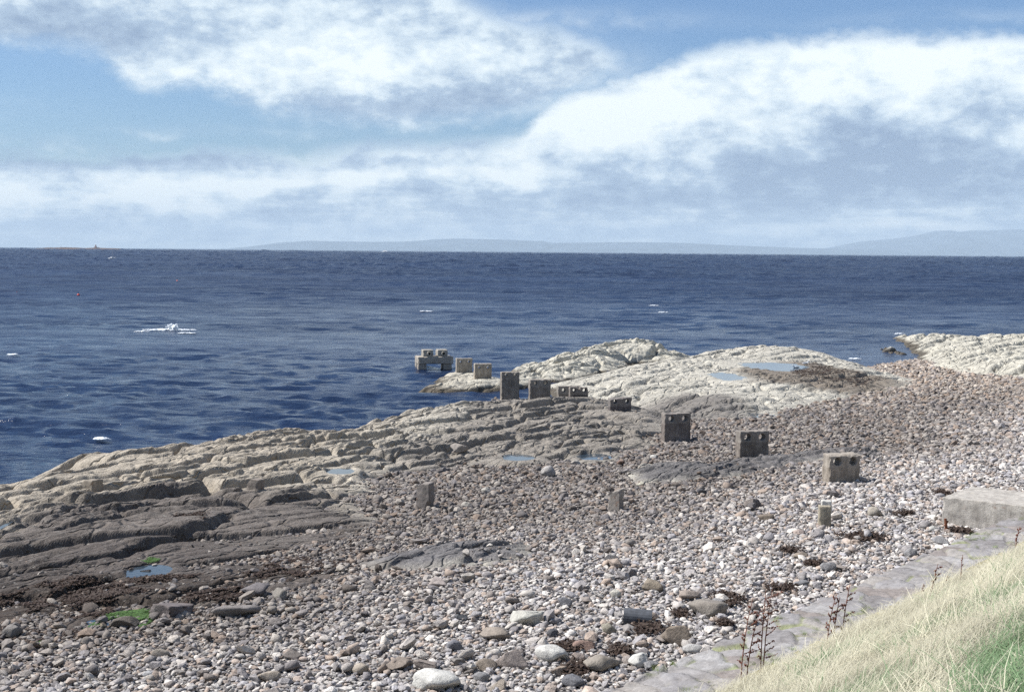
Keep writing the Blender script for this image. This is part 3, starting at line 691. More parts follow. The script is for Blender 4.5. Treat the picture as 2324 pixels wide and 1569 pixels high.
def build_cobbles():
    P_ = []
    for (y0, y1, g) in ((20, 46, .115), (46, 62, .135), (62, 84, .17), (84, 112, .23), (112, 152, .32)):
        xs = np.arange(-16 if y1 < 62 else -24, 62, g); ys = np.arange(y0, y1, g)
        X, Y = np.meshgrid(xs, ys); x = X.ravel() + (rng.random(X.size) - .5) * g * 1.1; y = Y.ravel() + (rng.random(X.size) - .5) * g * 1.1
        vis = (np.abs(x) < y * .40 + 1.5)
        x = x[vis]; y = y[vis]; s = wall_s(x, y)
        k = (s > -.02); x = x[k]; y = y[k]
        zb = beach_z(x, y); t = terrain(x, y)
        k = (t - zb < .05) & (zb > -.12)
        x, y, zb = x[k], y[k], zb[k]
        size = g * 1.02 * np.exp(rng.normal(0, .36, len(x)))
        big = rng.random(len(x)) < .03; size = np.where(big, size * 1.7, size)
        P_.append(np.stack([x, y, zb, np.clip(size, .05, .42)], 1))
        # small fillers and a few strays on the rock beside the beach
    A = np.concatenate(P_)
    # strays lying on the low rock near the beach
    n = 9000; x = rng.uniform(-14, 16, n); y = rng.uniform(30, 78, n); zb = beach_z(x, y); t = terrain(x, y)
    k = (t - zb > .05) & (t - zb < .30) & (fbm(x * .5, y * .5, 3, 701) > .05) & (wall_s(x, y) < 33)
    B = np.stack([x[k], y[k], t[k], .10 * np.exp(rng.normal(0, .4, k.sum()))], 1)
    A = np.concatenate([A, B])
    # do not bury the standing blocks' feet or boulders: nothing to do, they sit deeper
    n = len(A); ti = rng.choice(len(TONES), n, p=TONE_P)
    col = TONES[ti] * zone_gain(A[:, 0], A[:, 1]) * rng.uniform(.8, 1.2, (n, 1))
    rot = np.stack([rng.normal(0, .35, n), rng.normal(0, .35, n), rng.uniform(0, 6.283, n)], 1)
    asp = rng.uniform(.75, 1.25, (n, 2)); scl = np.stack([A[:, 3], A[:, 3] * asp[:, 0], A[:, 3] * asp[:, 1]], 1)
    pick = rng.integers(0, NSH, n)
    pts = A[:, :3].copy(); pts[:, 2] += scl[:, 2] * .18
    # the stones that show largest become objects of their own
    d = pts - CAM; depth = d @ FWD; px = d @ RIGHT / depth * FPX; py = d @ UP / depth * FPX
    app = np.where((np.abs(px) < 500) & (py > -335) & (depth > 0), A[:, 3] / depth, 0)
    order = np.argsort(-app)[:235]; single = np.zeros(n, bool); single[order] = True
    for i in order:
        o = link('cobble', cob_meshes[pick[i]]); o.location = pts[i] + np.array((0, 0, scl[i, 2] * .1)); o.rotation_euler = rot[i]; o.scale = scl[i]
        c = col[i]; o.color = (c[0], c[1], c[2], 1); lum = c.mean(); warm = c[0] / max(c[2], .01)
        tone = 'whitish' if lum > .45 else 'pale grey' if lum > .32 else 'mid grey' if lum > .22 else 'dark grey'
        if warm > 1.18 and lum < .42: tone = 'brownish' if warm > 1.25 else 'pinkish'
        tag(o, tone + ' cobble among the pebbles of the lower beach', 'cobble', tone + ' cobbles lying on the shingle')
    k = ~single
    o = gn_scatter('pebbles', pts[k], rot[k], scl[k], col[k], pick[k], shape_objs)
    tag(o, 'grey and brown pebbles and cobbles covering the beach', 'pebbles', None, 'stuff')
cob_meshes = []
for me in stone_shapes:
    c = me.copy(); c.materials.clear(); c.materials.append(M['stone']); cob_meshes.append(c)
build_cobbles()

# boulders: sketch position of the middle of the base, width there, (width, depth, height ratio), colour, angularity, label
def z5(X, Y): return ((1400 + X * .6024) * .5671, (1900 + Y * .6022) * .5671)
def z6(X, Y): return ((2700 + X * .6007) * .5671, (1900 + Y * .6006) * .5671)
def z4(X, Y): return ((X * .6024) * .5671, (1900 + Y * .6022) * .5671)
def z2(X, Y): return ((1400 + X * .6024) * .5671, (1250 + Y * .6024) * .5671)
PALE, WHITE, BROWN, GREY, DARK, TAN, RED = (.46, .45, .40), (.55, .54, .50), (.22, .185, .15), (.27, .265, .265), (.12, .118, .125), (.38, .33, .27), (.26, .18, .145)
BOULDERS = [
 (z5(1170, 1010), 215, (1, .8, .5), PALE, 'b', 'large pale flat-topped boulder on the pebbles in mid foreground'),
 (z5(1345, 1255), 215, (1, .75, .55), WHITE, 'r', 'big white boulder beside dark seaweed near the sea wall'),
 (z5(570, 1440), 300, (1, .7, .45), WHITE, 'r', 'large white boulder cut by the bottom edge of the photo'),
 (z5(1075, 1290), 200, (1, .8, .62), (.29, .25, .225), 'b', 'large angular brown-grey boulder left of the big white boulder'),
 (z5(905, 1315), 135, (1, .8, .65), (.25, .21, .17), 'r', 'brown boulder touching the left side of the large angular boulder'),
 (z5(315, 1305), 175, (1, .7, .45), (.25, .21, .175), 'b', 'brown oblong block lying on pebbles near the bottom edge'),
 (z5(500, 1305), 150, (1, .7, .5), (.24, .205, .18), 'b', 'low brown wedge-shaped stone right of the brown oblong block'),
 (z5(960, 1100), 190, (1, .7, .4), (.28, .24, .20), 'b', 'flat brown stone in front of the large pale boulder'),
 (z5(690, 1170), 100, (1, .9, .75), (.20, .20, .215), 'r', 'dark grey rounded boulder alone on the pebbles'),
 (z5(60, 1330), 105, (1, .9, .7), TAN, 'r', 'pale tan rounded boulder near the bottom edge'),
 (z5(1550, 1175), 150, (1, .7, .45), RED, 'b', 'reddish brown brick-shaped stone in the seaweed'),
 (z5(1690, 1310), 260, (1, .6, .42), (.28, .25, .21), 'r', 'long grey-brown boulder beside the seaweed near the apron'),
 (z5(1865, 1200), 130, (1, .6, .3), TAN, 'b', 'pale flat slab of stone behind the long grey-brown boulder'),
 (z5(1920, 1285), 145, (1, .8, .6), WHITE, 'b', 'white chipped boulder at the edge of the stone apron'),
 (z5(2000, 1295), 105, (1, .8, .5), GREY, 'b', 'grey stone touching the white chipped boulder by the apron'),
 (z5(2165, 1135), 200, (1, .85, .68), (.24, .20, .16), 'b', 'big brown boulder with a split front near the apron'),
 (z5(1425, 885), 95, (1, .35, .8), (.17, .17, .18), 'b', 'dark slab leaning on the pebbles behind the pale boulder'),
 (z5(1765, 815), 75, (1, .7, .8), (.56, .54, .47), 'r', 'round whitish stone resting alone on the upper shingle'),
 (z5(2020, 775), 130, (1, .8, .6), (.26, .22, .17), 'b', 'tan and dark boulder on the open shingle'),
 (z5(2260, 835), 135, (1, .7, .5), (.33, .28, .24), 'r', 'pinkish boulder with a dark shaded end near the brown slab'),
 (z5(1720, 1060), 95, (1, .8, .8), (.27, .25, .20), 'r', 'olive grey boulder just left of the broken pipe'),
 (z5(1345, 1080), 80, (1, .9, .7), DARK, 'r', 'dark stone between the pale boulder and the seaweed'),
 (z5(1590, 1100), 85, (1, .8, .7), (.17, .165, .17), 'r', 'dark rounded stone behind the reddish brown stone'),
 (z5(1385, 1335), 115, (1, .8, .5), (.30, .24, .19), 'b', 'small brown boulder in front of the big white boulder'),
 (z5(1490, 1415), 135, (1, .8, .6), (.18, .18, .19), 'r', 'dark grey boulder at the bottom edge near the apron'),
 (z5(980, 1435), 105, (1, .8, .6), TAN, 'b', 'tan boulder cut by the bottom edge of the photo'),
 (z5(875, 1385), 105, (1, .8, .7), GREY, 'r', 'grey boulder with a brown patch above the bottom edge'),
 (z5(590, 750), 135, (1, .7, .45), (.38, .33, .30), 'r', 'pinkish stone at the foot of the dark mid-beach outcrop'),
 (z5(780, 715), 85, (1, .7, .8), (.40, .37, .33), 'b', 'pale upright stone against the dark mid-beach outcrop'),
 (z5(740, 975), 72, (1, .7, .7), (.16, .165, .17), 'b', 'small square dark stone on the pebbles'),
 (z5(700, 1275), 105, (1, .8, .5), (.24, .22, .20), 'b', 'grey-brown stone left of the brown boulders'),
 (z5(1515, 1245), 85, (1, .8, .75), (.30, .25, .22), 'r', 'brown round stone in front of the reddish brown stone'),
 (z5(905, 125), 60, (1, .8, .75), (.40, .38, .34), 'r', 'pale rounded stone between the two broken posts'),
 (z5(770, 215), 72, (1, .8, .55), (.36, .34, .30), 'r', 'pale flat stone right of the tilted broken post'),
 (z6(235, 950), 240, (1, .75, .42), (.24, .215, .185), 'b', 'brown slab with a dark front edge on seaweed by the apron'),
 (z6(290, 870), 85, (1, .8, .6), GREY, 'r', 'grey round stone on the seaweed behind the brown slab'),
 (z6(845, 565), 85, (1, .8, .6), (.27, .225, .18), 'r', 'brown round stone at the end of a dark seaweed strip'),
 (z6(610, 310), 100, (1, .8, .5), (.20, .165, .13), 'r', 'rusty brown stone left of the lichened post'),
 (z6(1340, 280), 92, (1, .9, .75), (.34, .31, .26), 'r', 'tan rounded stone right of the lichened post'),
 (z6(1030, 640), 105, (1, .8, .6), GREY, 'r', 'grey boulder beyond the lower seaweed strip'),
 (z6(850, 755), 92, (1, .8, .6), (.21, .21, .215), 'r', 'dark grey boulder halfway along the apron edge'),
 (z6(1780, 465), 105, (1, .7, .55), GREY, 'b', 'grey stone at the foot of the sea wall below the concrete slab'),
 (z6(1580, 550), 85, (1, .8, .8), GREY, 'r', 'grey rounded boulder touching the sea wall'),
 (z6(830, 405), 72, (1, .8, .6), (.40, .33, .29), 'r', 'pinkish stone below the lichened post'),
 (z6(130, 1195), 145, (1, .6, .45), (.40, .39, .37), 'r', 'pale grey boulder half under the edge of the apron'),
 (z6(180, 130), 62, (1, .8, .7), DARK, 'b', 'dark angular stone left of the nearest concrete block'),
 (z6(285, 1100), 62, (1, .8, .7), WHITE, 'b', 'small white stone against the edge of the apron'),
 (z6(1725, 375), 62, (1, .8, .6), WHITE, 'r', 'white stone beside the rusty iron stub'),
 (z6(935, 235), 55, (1, .5, .4), WHITE, 'b', 'small white stone left of the pale stump'),
 (z4(1090, 960), 270, (1, .8, .36), (.15, .13, .125), 'b', 'wide dark flat rock beside the green weed pool'),
 (z4(1550, 950), 310, (1, .65, .26), (.22, .20, .185), 'b', 'broad grey slab at the edge of the shingle'),
 (z4(830, 1020), 180, (1, .6, .4), (.14, .12, .10), 'b', 'dark pointed rock standing in the green weed pool'),
 (z4(1680, 800), 200, (1, .7, .35), (.17, .155, .155), 'b', 'dark flat rock above the broad grey slab'),
 (z4(1850, 830), 95, (1, .6, .8), (.26, .24, .21), 'b', 'pointed grey stone above the broad grey slab'),
 (z4(1940, 1240), 130, (1, .7, .5), (.20, .175, .155), 'b', 'dark brown square stone on the pebbles'),
 (z4(1060, 1215), 115, (1, .5, .5), (.34, .30, .25), 'b', 'tan stone leaning up out of the pebbles at left'),
 (z4(1780, 1375), 145, (1, .6, .45), (.37, .32, .26), 'r', 'tan oblong stone near the bottom edge'),
 (z4(70, 1085), 120, (1, .9, .65), (.20, .185, .17), 'r', 'grey round boulder at the left edge of the weed'),
 (z4(980, 1345), 75, (1, .8, .6), (.42, .42, .42), 'r', 'pale grey stone among pebbles at lower left'),
 (z4(680, 1020), 42, (1, .8, .8), (.36, .31, .23), 'r', 'small tan stone in the green weed pool'),
 (z4(1235, 905), 80, (1, .7, .6), (.44, .43, .39), 'r', 'pale stone right of the wide dark flat rock'),
 (z2(1310, 1095), 92, (1, .9, .85), (.36, .34, .32), 'r', 'pale rounded boulder standing alone between ledge and broken posts'),
 (z2(730, 945), 122, (1, .6, .5), (.30, .27, .24), 'b', 'pale oblong block lying on the dark rock ledge'),
 (z2(1505, 1015), 62, (1, .8, .6), (.40, .38, .34), 'b', 'pale stone at the landward edge of the rock ledge'),
 (z2(2015, 975), 42, (1, .8, .8), (.55, .53, .48), 'r', 'small whitish stone in front of the tall wet block'),
 (z2(1800, 1015), 52, (1, .8, .7), RED, 'b', 'small reddish stone on the cobbles before the ledge'),
 (z2(1925, 1155), 50, (1, .7, .7), (.58, .55, .44), 'b', 'small cream stone above the chipped broken post'),
 (z2(115, 690), 62, (1, .7, .7), (.46, .44, .40), 'r', 'pale boulder in the water just off the ledge'),
]
for i, ((bx, by), wz, ratio, colr, kind, lab) in enumerate(BOULDERS):
    p = hit(bx, by); w = wz * .1506 * scale_at(p) * 1.12
    me = stone_mesh('boulder', 900 + i, 3, 10 if kind == 'b' else 14, ratio, .045 if kind == 'b' else .07, False, .34 if kind == 'b' else .6, .72 if kind == 'b' else .9)
    o = link('boulder', me, M['stone']); o.scale = (w, w, w); o.rotation_euler = (random.uniform(-.1, .1), random.uniform(-.1, .1), random.uniform(-.5, .5))
    o.location = (p[0], p[1] + w * ratio[1] * .35, p[2] + w * ratio[2] * .40); o.color = colr + (1,)
    tag(o, lab, 'boulder', 'boulders on the beach')

# broken concrete pipe
p = hit(*z5(1915, 1000)); bm = bmesh.new(); rr = .19; L_ = 190 * .1506 * scale_at(p)
seg = 20
for (a0, r0), (a1, r1) in zip([(-.5, rr), (.5, rr), (.5, rr * .72), (-.5, rr * .72)], [(.5, rr), (.5, rr * .72), (-.5, rr * .72), (-.5, rr)]):
    for j in range(seg):
        t0, t1 = 2 * math.pi * j / seg, 2 * math.pi * (j + 1) / seg
        bm.faces.new([bm.verts.new((a * L_, r * math.cos(t), r * math.sin(t))) for a, r, t in ((a0, r0, t0), (a1, r1, t0), (a1, r1, t1), (a0, r0, t1))])
bmesh.ops.remove_doubles(bm, verts=bm.verts, dist=.0005); bmesh.ops.recalc_face_normals(bm, faces=bm.faces)
o = link('broken_pipe', bm_mesh('broken_pipe', bm), M['cpipe']); o.location = (p[0], p[1] + .15, p[2] + .16); o.rotation_euler = (0, .05, R(-8))
tag(o, 'short broken length of dark grey pipe lying by seaweed', 'pipe')

# ------------------------------------------------------------------ concrete
def solid(name, boxes, holes=(), voxel=.03, seed=0, rough=.012, cut=(), chip=.05):
    """boxes (size, centre) joined, bored by holes (x, z, radius, depth axis y), worn by noise; cut = planes (point, normal) chopped off"""
    bm = bmesh.new()
    for s, c in boxes: add_box(bm, s, c)
    tmp = link('tmp', bm_mesh('tmp', bm)); cutters = []
    for (x, z, r, y0, y1) in holes:
        b2 = bmesh.new(); add_tube(b2, [(x, y0, z), (x, y1, z)], [r, r], 28)
        bmesh.ops.recalc_face_normals(b2, faces=b2.faces)
        c = link('cut', bm_mesh('cut', b2)); cutters.append(c)
        md = tmp.modifiers.new('b', 'BOOLEAN'); md.operation = 'DIFFERENCE'; md.solver = 'EXACT'; md.use_self = True; md.object = c
    md = tmp.modifiers.new('r', 'REMESH'); md.mode = 'VOXEL'; md.voxel_size = voxel; md.use_smooth_shade = True
    bpy.context.view_layer.update()
    ev = tmp.evaluated_get(bpy.context.evaluated_depsgraph_get()); me = bpy.data.meshes.new_from_object(ev)
    me.name = name
    for c in cutters + [tmp]:
        d = c.data; bpy.data.objects.remove(c); bpy.data.meshes.remove(d)
    n = len(me.vertices); co = np.empty(n * 3, np.float32); me.vertices.foreach_get('co', co); co = co.reshape(-1, 3)
    nr = np.empty(n * 3, np.float32); me.vertices.foreach_get('normal', nr); nr = nr.reshape(-1, 3)
    lo = co.min(0); hi = co.max(0)
    edge = np.sort(np.minimum(co - lo, hi - co), axis=1)[:, 1]        # distance to the nearest outer edge
    e = np.array([mnoise.fractal(Vector(p) * 3.5 + Vector((seed * 7.7, 0, 0)), 1.0, 2.0, 5) for p in co.tolist()])
    e2 = np.array([mnoise.noise(Vector(p) * 4.5 + Vector((0, seed * 5.1, 3))) for p in co.tolist()])
    inward = chip * np.clip(e2 * 1.6 + .15, 0, 1) * np.exp(-edge / .05)
    cen = (lo + hi) / 2; dirc = cen - co; dirc[:, 2] *= .6; dirc /= np.linalg.norm(dirc, axis=1)[:, None] + 1e-6
    co = co + nr * (e * rough)[:, None] + dirc * inward[:, None]
    for (pt, nn) in cut:
        nn = np.array(nn, float); nn /= np.linalg.norm(nn); d = (co - np.array(pt)) @ nn + .05 * e
        co = co - np.maximum(d, 0)[:, None] * nn
    me.vertices.foreach_set('co', co.astype(np.float32).ravel()); me.update()
    me.polygons.foreach_set('use_smooth', np.full(len(me.polygons), True))
    return me
def ring_mesh(name, r, w, dep):
    bm = bmesh.new(); seg = 28
    prof = [(r + w, 0), (r + w, -dep * .8), (r + w * .7, -dep), (r, -dep), (r, .05)]
    for (r0, y0), (r1, y1) in zip(prof[:-1], prof[1:]):
        for j in range(seg):
            t0, t1 = 2 * math.pi * j / seg, 2 * math.pi * (j + 1) / seg
            bm.faces.new([bm.verts.new((rr_ * math.cos(t), y, rr_ * math.sin(t))) for rr_, y, t in ((r0, y0, t0), (r0, y0, t1), (r1, y1, t1), (r1, y1, t0))])
    bmesh.ops.remove_doubles(bm, verts=bm.verts, dist=.0004); bmesh.ops.recalc_face_normals(bm, faces=bm.faces)
    return bm_mesh(name, bm, True)
# key: sketch x of left and right front edges, sketch y of the front top edge, forward distance, depth, yaw, hole radius share, hole drop, collars, colour, cuts, label
BLOCKS = [
 ('K', 1880, 1955, 1030, 53.0, .60, 15, .125, .20, 0, (.33, .30, .265), 'nearest concrete block with two holes, its white top edge crumbled, on pale shingle'),
 ('J', 1678, 1747, 977, 60.4, .50, 15, .115, .19, 0, (.215, .195, .18), 'dark concrete block on cobbles, second nearest, with a thin brown joint below its holes'),
 ('I', 1507, 1569, 937, 68.0, .48, 15, .105, .18, 0, (.20, .18, .172), 'tall dark block beside a puddle where the cobbles meet the rock'),
 ('H', 1384, 1434, 901, 76.0, .44, 13, .085, .17, 0, (.13, .12, .125), 'low dark block with two see-through holes alone on the grey rock'),
 ('G', 1293, 1335, 877, 83.0, .42, 13, .10, .17, 0, (.14, .125, .12), 'low broken block with notched top in front of another low block'),
 ('F', 1266, 1316, 875, 86.5, .42, 13, .085, .17, 0, (.21, .195, .18), 'low flat-topped block half hidden behind the notched broken block'),
 ('E', 1202, 1250, 860, 90.0, .46, 13, .085, .17, 0, (.24, .22, .20), 'square block with rust-stained top, right of the tallest far block'),
 ('D', 1138, 1179, 843, 95.0, .46, 13, .08, .15, 1, (.25, .23, .205), 'tallest far block with two round pipe collars behind the rock ledge'),
 ('C', 1077, 1116, 824, 104.0, .46, 13, .085, .22, 1, (.33, .30, .26), 'small square block with pipe collars on the pale rock tongue'),
 ('B', 1036, 1072, 812, 110.0, .46, 13, .085, .20, 1, (.33, .31, .275), 'small collared block at the water, next to the platform on legs'),
]
for (key, xl, xr, yt, dist, dep, yaw, hr, hd, collar, colr, lab) in BLOCKS:
    a = ovd(xl, yt, dist); b = ovd(xr, yt, dist); w = (b[0] - a[0]) / math.cos(R(yaw)); top = (a[2] + b[2]) / 2
    cx = (a[0] + b[0]) / 2; cx -= dep / 2 * math.sin(R(yaw)); cy = dist + dep / 2 * math.cos(R(yaw))
    base = min(tz(cx - w * .4, cy), tz(cx, cy), tz(cx + w * .4, cy), tz(cx, cy - .4)) - .25; base = max(base, -.6); h = top - base
    t = empty('pipe_support', (cx, cy, top), R(yaw), lab, 'concrete block', 'row of concrete pipe supports')
    hx = .25 * w if key not in 'GH' else .28 * w
    r = hr * w; zz = -max(hd * w, r + .06)
    holes = [(sx * hx + .02, zz, r, -1, 1) for sx in (-1, 1)] + [(.02, zz - r * .45, .026, -1, -.0)]
    cut = []
    if key == 'H': cut = [((0, 0, -.03), (-.12, -.1, 1))]
    if key == 'K': cut = [((0, -dep * .36, -.02), (0, -.6, 1))]
    if key == 'G': cut = [((0, 0, -.02), (.06, .05, 1))]
    boxes = [((w, dep, h), (0, 0, -h / 2))]
    if key == 'G':                     # two broken humps over the holes
        boxes = [((w, dep, h - .20), (0, 0, -h / 2 - .1)), ((w * .47, dep, .3), (-w * .265, 0, -.15)), ((w * .43, dep, .3), (w * .27, 0, -.15))]
    me = solid('body', boxes, holes, .03, ord(key), .014, cut, .09 if key in 'KGHE' else .05)
    o = link('body', me, M['concrete'], t); o.color = (colr[0], colr[1] * .97, colr[2] * .93) + (1,)
    if collar:
        for sx in (-1, 1):
            c = link('pipe_collar', ring_mesh('pipe_collar', r * .82, r * .36, .09), M['concrete'], t); c.location = (sx * hx + .02, -dep / 2, zz); c.color = (.40, .36, .30, 1)
# platform on legs in the sea
c0 = ov(985, 836, 0.0); yaw = R(14); t = empty('pier_platform', (c0[0], 119.0 + .8, 0), yaw, 'concrete platform on stout legs standing in the sea, two pipe heads on top', 'concrete platform')
Wp, Dp = 3.0, 1.7; ztop = float(ovd(985, 808, 119)[2])
o = link('deck', solid('deck', [((Wp, Dp, .62), (0, 0, ztop - .31))], (), .05, 3, .02, (), .12), M['concrete'], t); o.color = (.34, .31, .27, 1)
for i, (lx, ly) in enumerate(((-1.12, -.42), (-1.15, .5), (1.05, -.42), (1.1, .5))):
    lh = ztop - .62 + .8
    o = link('leg', solid('leg', [((.72, .62, lh), (0, 0, -lh / 2))], (), .05, 30 + i, .02, (), .08), M['concrete'], t); o.location = (lx, ly, ztop - .60); o.color = (.30, .275, .24, 1)
for i, hx in enumerate((-.62, .62)):
    hb = link('pipe_head', solid('pipe_head', [((.86, 1.0, .62), (0, 0, .31))], [(.05, .30, .13, -1, 1)], .03, 50 + i, .015, (), .08), M['concrete'], t); hb.location = (hx, -.2, ztop - .06); hb.color = (.36, .34, .30, 1)
    c = link('pipe_collar', ring_mesh('pipe_collar', .12, .07, .12), M['concrete'], hb); c.location = (.05, -.5, .30); c.color = (.42, .38, .31, 1)

# small broken posts
def post(x, y, wz, hz, dep, lean, cut, colr, lab, seed, name='broken_post'):
    p = hit(x, y); sc = scale_at(p); w = wz * .1506 * sc; h = hz * .1506 * sc * 1.10 + .15
    me = solid(name, [((w, dep, h), (0, 0, h / 2))], (), .025, seed, .014, [((c[0][0] * w, c[0][1] * dep, c[0][2] * h), c[1]) for c in cut], .06)
    o = link(name, me, M['concrete']); o.location = (p[0], p[1] + dep / 2, p[2] - .15); o.rotation_euler = lean; o.color = colr + (1,)
    return tag(o, lab, 'post', 'broken concrete posts on the beach')
post(*z2(497, 1305), 98, 165, .40, (R(2), R(2), R(-28)), [((-.2, 0, .93), (-.35, 0, 1)), ((.40, -.3, .35), (1, -.8, -.35))], (.19, .165, .155), 'tall tilted broken post with a cut-away foot beside the ledge', 1)
post(*z2(1768, 1322), 82, 140, .36, (R(0), R(1), R(-30)), [((-.05, 0, .90), (-.75, 0, 1))], (.25, .225, .205), 'chipped broken post with a pale slanted top on mid-beach cobbles', 2)
post(*z6(1003, 345), 82, 130, .34, (0, 0, R(-6)), [], (.36, .32, .235), 'squat post with a yellow lichen top on the pale shingle', 3)
post(*z6(1012, 285), 72, 110, .25, (0, 0, R(-4)), [], (.60, .60, .57), 'pale stump standing right behind the lichen-topped post', 4)
post(*z4(1682, 95), 95, 58, .45, (R(-4), R(4), R(-20)), [((-.3, 0, .7), (-1, 0, .8))], (.20, .165, .14), 'dark square stump on the rock ledge, right one of two', 5)
post(*z4(600, 88), 125, 50, .5, (R(0), R(-4), R(-35)), [((-.35, 0, .8), (-.6, 0, 1))], (.22, .185, .145), 'brown block stuck in the rock ledge near the left edge', 6)

# big concrete slab running out of the sea wall, with its rusty stub
C0 = np.array([13.35, 43.55]); dn = -WN; du = WU
ang = math.atan2(dn[1], dn[0])
me = solid('concrete_slab', [((7.0, 2.6, 1.25), (3.5, 1.3, -.625))], (), .05, 77, .012, [((0, 0, 0), (-.02, 0, 1))], .05)
o = link('concrete_slab', me, M['concrete']); o.location = (C0[0], C0[1], 2.56); o.rotation_euler = (0, 0, ang); o.color = (.42, .40, .37, 1)
tag(o, 'massive grey concrete slab jutting from the sea wall at the right edge', 'concrete slab')
p = hit(*z6(1803, 380)); bm = bmesh.new(); add_tube(bm, [(0, 0, -.15), (.01, 0, .15), (-.02, .01, .42)], [.05, .05, .04], 8); add_tube(bm, [(-.05, -.02, .2), (.07, .03, .34)], [.03, .025], 6)
o = link('iron_stub', bm_mesh('iron_stub', bm), M['rust']); o.location = p; tag(o, 'rusty iron stub standing at the foot of the concrete slab', 'iron stake')

# ------------------------------------------------------------------ seaweed and algae
def frond_mesh(name, pts, sizes, seed, flat=.5):
    r = np.random.default_rng(seed); n = len(pts); V = []; Fc = []
    th = r.uniform(0, 6.283, n); L = sizes * r.uniform(.6, 1.4, n); wd = L * r.uniform(.14, .34, n)
    dx = np.cos(th); dy = np.sin(th); lift = r.uniform(.0, flat, n)
    p = np.asarray(pts)
    for k, (f, wk, zf) in enumerate(((0, .5, 0.0), (.5, 1.0, .8), (1.0, .25, .35))):
        cx = p[:, 0] + dx * L * f; cy = p[:, 1] + dy * L * f; cz = p[:, 2] + .01 + lift * L * zf
        V.append(np.stack([cx - dy * wd * wk, cy + dx * wd * wk, cz], 1)); V.append(np.stack([cx + dy * wd * wk, cy - dx * wd * wk, cz + wd * .2], 1))
    V = np.stack(V, 1).reshape(-1, 3); b = np.arange(n)[:, None] * 6
    Fc = np.concatenate([b + np.array([[0, 1, 3, 2]]), b + np.array([[2, 3, 5, 4]])])
    return np_mesh(name, V, Fc, False)
def scatter_poly(poly, n, seed, fn=None):
    r = np.random.default_rng(seed); q = np.array(poly); x = r.uniform(q[:, 0].min(), q[:, 0].max(), n); y = r.uniform(q[:, 1].min(), q[:, 1].max(), n)
    k = sdf(poly, x, y) + .8 * fbm(x * .8, y * .8, 3, 801) > .1
    k &= fbm(x * .8, y * .8, 4, 811) > -.02
    x, y = x[k], y[k]; return np.stack([x, y, terrain(x, y)], 1)
pts = np.concatenate([scatter_poly(WEED, 80000, 1), scatter_poly(WEED2, 6000, 2), scatter_poly(WEED3, 1600, 3)])
tag(link('seaweed', frond_mesh('seaweed', pts, .075 + .0008 * pts[:, 1], 5), M['weed']), 'dark brown seaweed coating the low rocks beside the shingle', 'seaweed', None, 'stuff')
WRACK = [(z5(1440, 1160), 110, 45, 'dark seaweed clump left of the reddish brown stone'), (z5(1500, 1310), 100, 60, 'dark seaweed clump below the big white boulder'),
         (z5(1790, 1185), 90, 40, 'seaweed clump behind the pale flat slab'), (z5(1985, 1040), 150, 55, 'broad seaweed clump under the broken pipe'),
         (z6(350, 840), 130, 50, 'broad seaweed clump behind the brown slab by the apron'), (z6(770, 520), 95, 25, 'seaweed strip left of the brown round stone'),
         (z6(1250, 425), 170, 35, 'long seaweed strip below the lichened post'), (z6(720, 770), 120, 30, 'thin seaweed strip halfway along the apron'),
         (z6(1520, 270), 80, 14, 'thin dark seaweed line right of the lichened post'), (z6(1785, 130), 55, 24, 'small dark seaweed heap behind the concrete slab'),
         (z6(1900, 385), 90, 18, 'seaweed at the front foot of the concrete slab'), (z6(40, 945), 60, 40, 'seaweed left of the brown slab'),
         (z6(330, 1010), 50, 18, 'small seaweed tuft between brown slab and apron'), (z6(920, 605), 60, 18, 'small seaweed tuft above the grey boulder')]
for i, ((bx, by), hw, hh, lab) in enumerate(WRACK):
    p = hit(bx, by); sc = scale_at(p); rx = hw * .1506 * sc; ry = hh * .1506 * sc * p[1] / (CAMZ - p[2]); r = np.random.default_rng(60 + i); n = int(1500 * min(max(rx * ry, .2), 1.6))
    x = p[0] + np.clip(r.normal(0, .42, n), -.95, .95) * rx; y = p[1] + np.clip(r.normal(0, .42, n), -.95, .95) * ry; z = beach_z(x, y) + .045 + .05 * r.random(n)
    tag(link('seaweed_clump', frond_mesh('seaweed_clump', np.stack([x, y, z], 1), np.full(n, .11), i, .8), M['weed']), lab, 'seaweed', 'cast-up seaweed on the shingle')
g1 = P([(165, 1440, 1.35), (190, 1420, 1.35), (240, 1395, 1.35), (330, 1380, 1.35), (345, 1395, 1.35), (322, 1440, 1.35), (240, 1452, 1.35)])
g2 = P([(0, 1478, 1.4), (40, 1462, 1.4), (100, 1448, 1.4), (115, 1456, 1.4), (60, 1475, 1.4)]); g3 = P([(315, 1280, 1.25), (345, 1272, 1.25), (362, 1278, 1.25), (335, 1285, 1.25)])
def green_pts(poly, n, seed):
    r = np.random.default_rng(seed); q = np.array(poly); x = r.uniform(q[:, 0].min(), q[:, 0].max(), n); y = r.uniform(q[:, 1].min(), q[:, 1].max(), n)
    k = (sdf(poly, x, y) + .5 * fbm(x, y, 3, 821) > 0) & (fbm(x * .9, y * .9, 3, 831) > -.12); x, y = x[k], y[k]
    z = np.maximum(terrain(x, y), _pools[11][6] if poly is g1 else -9)
    if poly is g3: z = np.minimum(z, _pools[3][6] + .03)
    return np.stack([x, y, z + .01], 1)
pts = np.concatenate([green_pts(g1, 20000, 4), green_pts(g2, 4500, 5), green_pts(g3, 900, 6)])
tag(link('green_algae', frond_mesh('green_algae', pts, np.full(len(pts), .06), 7, .25), M['green']), 'bright green algae floating at the edge of the shingle', 'algae', None, 'stuff')

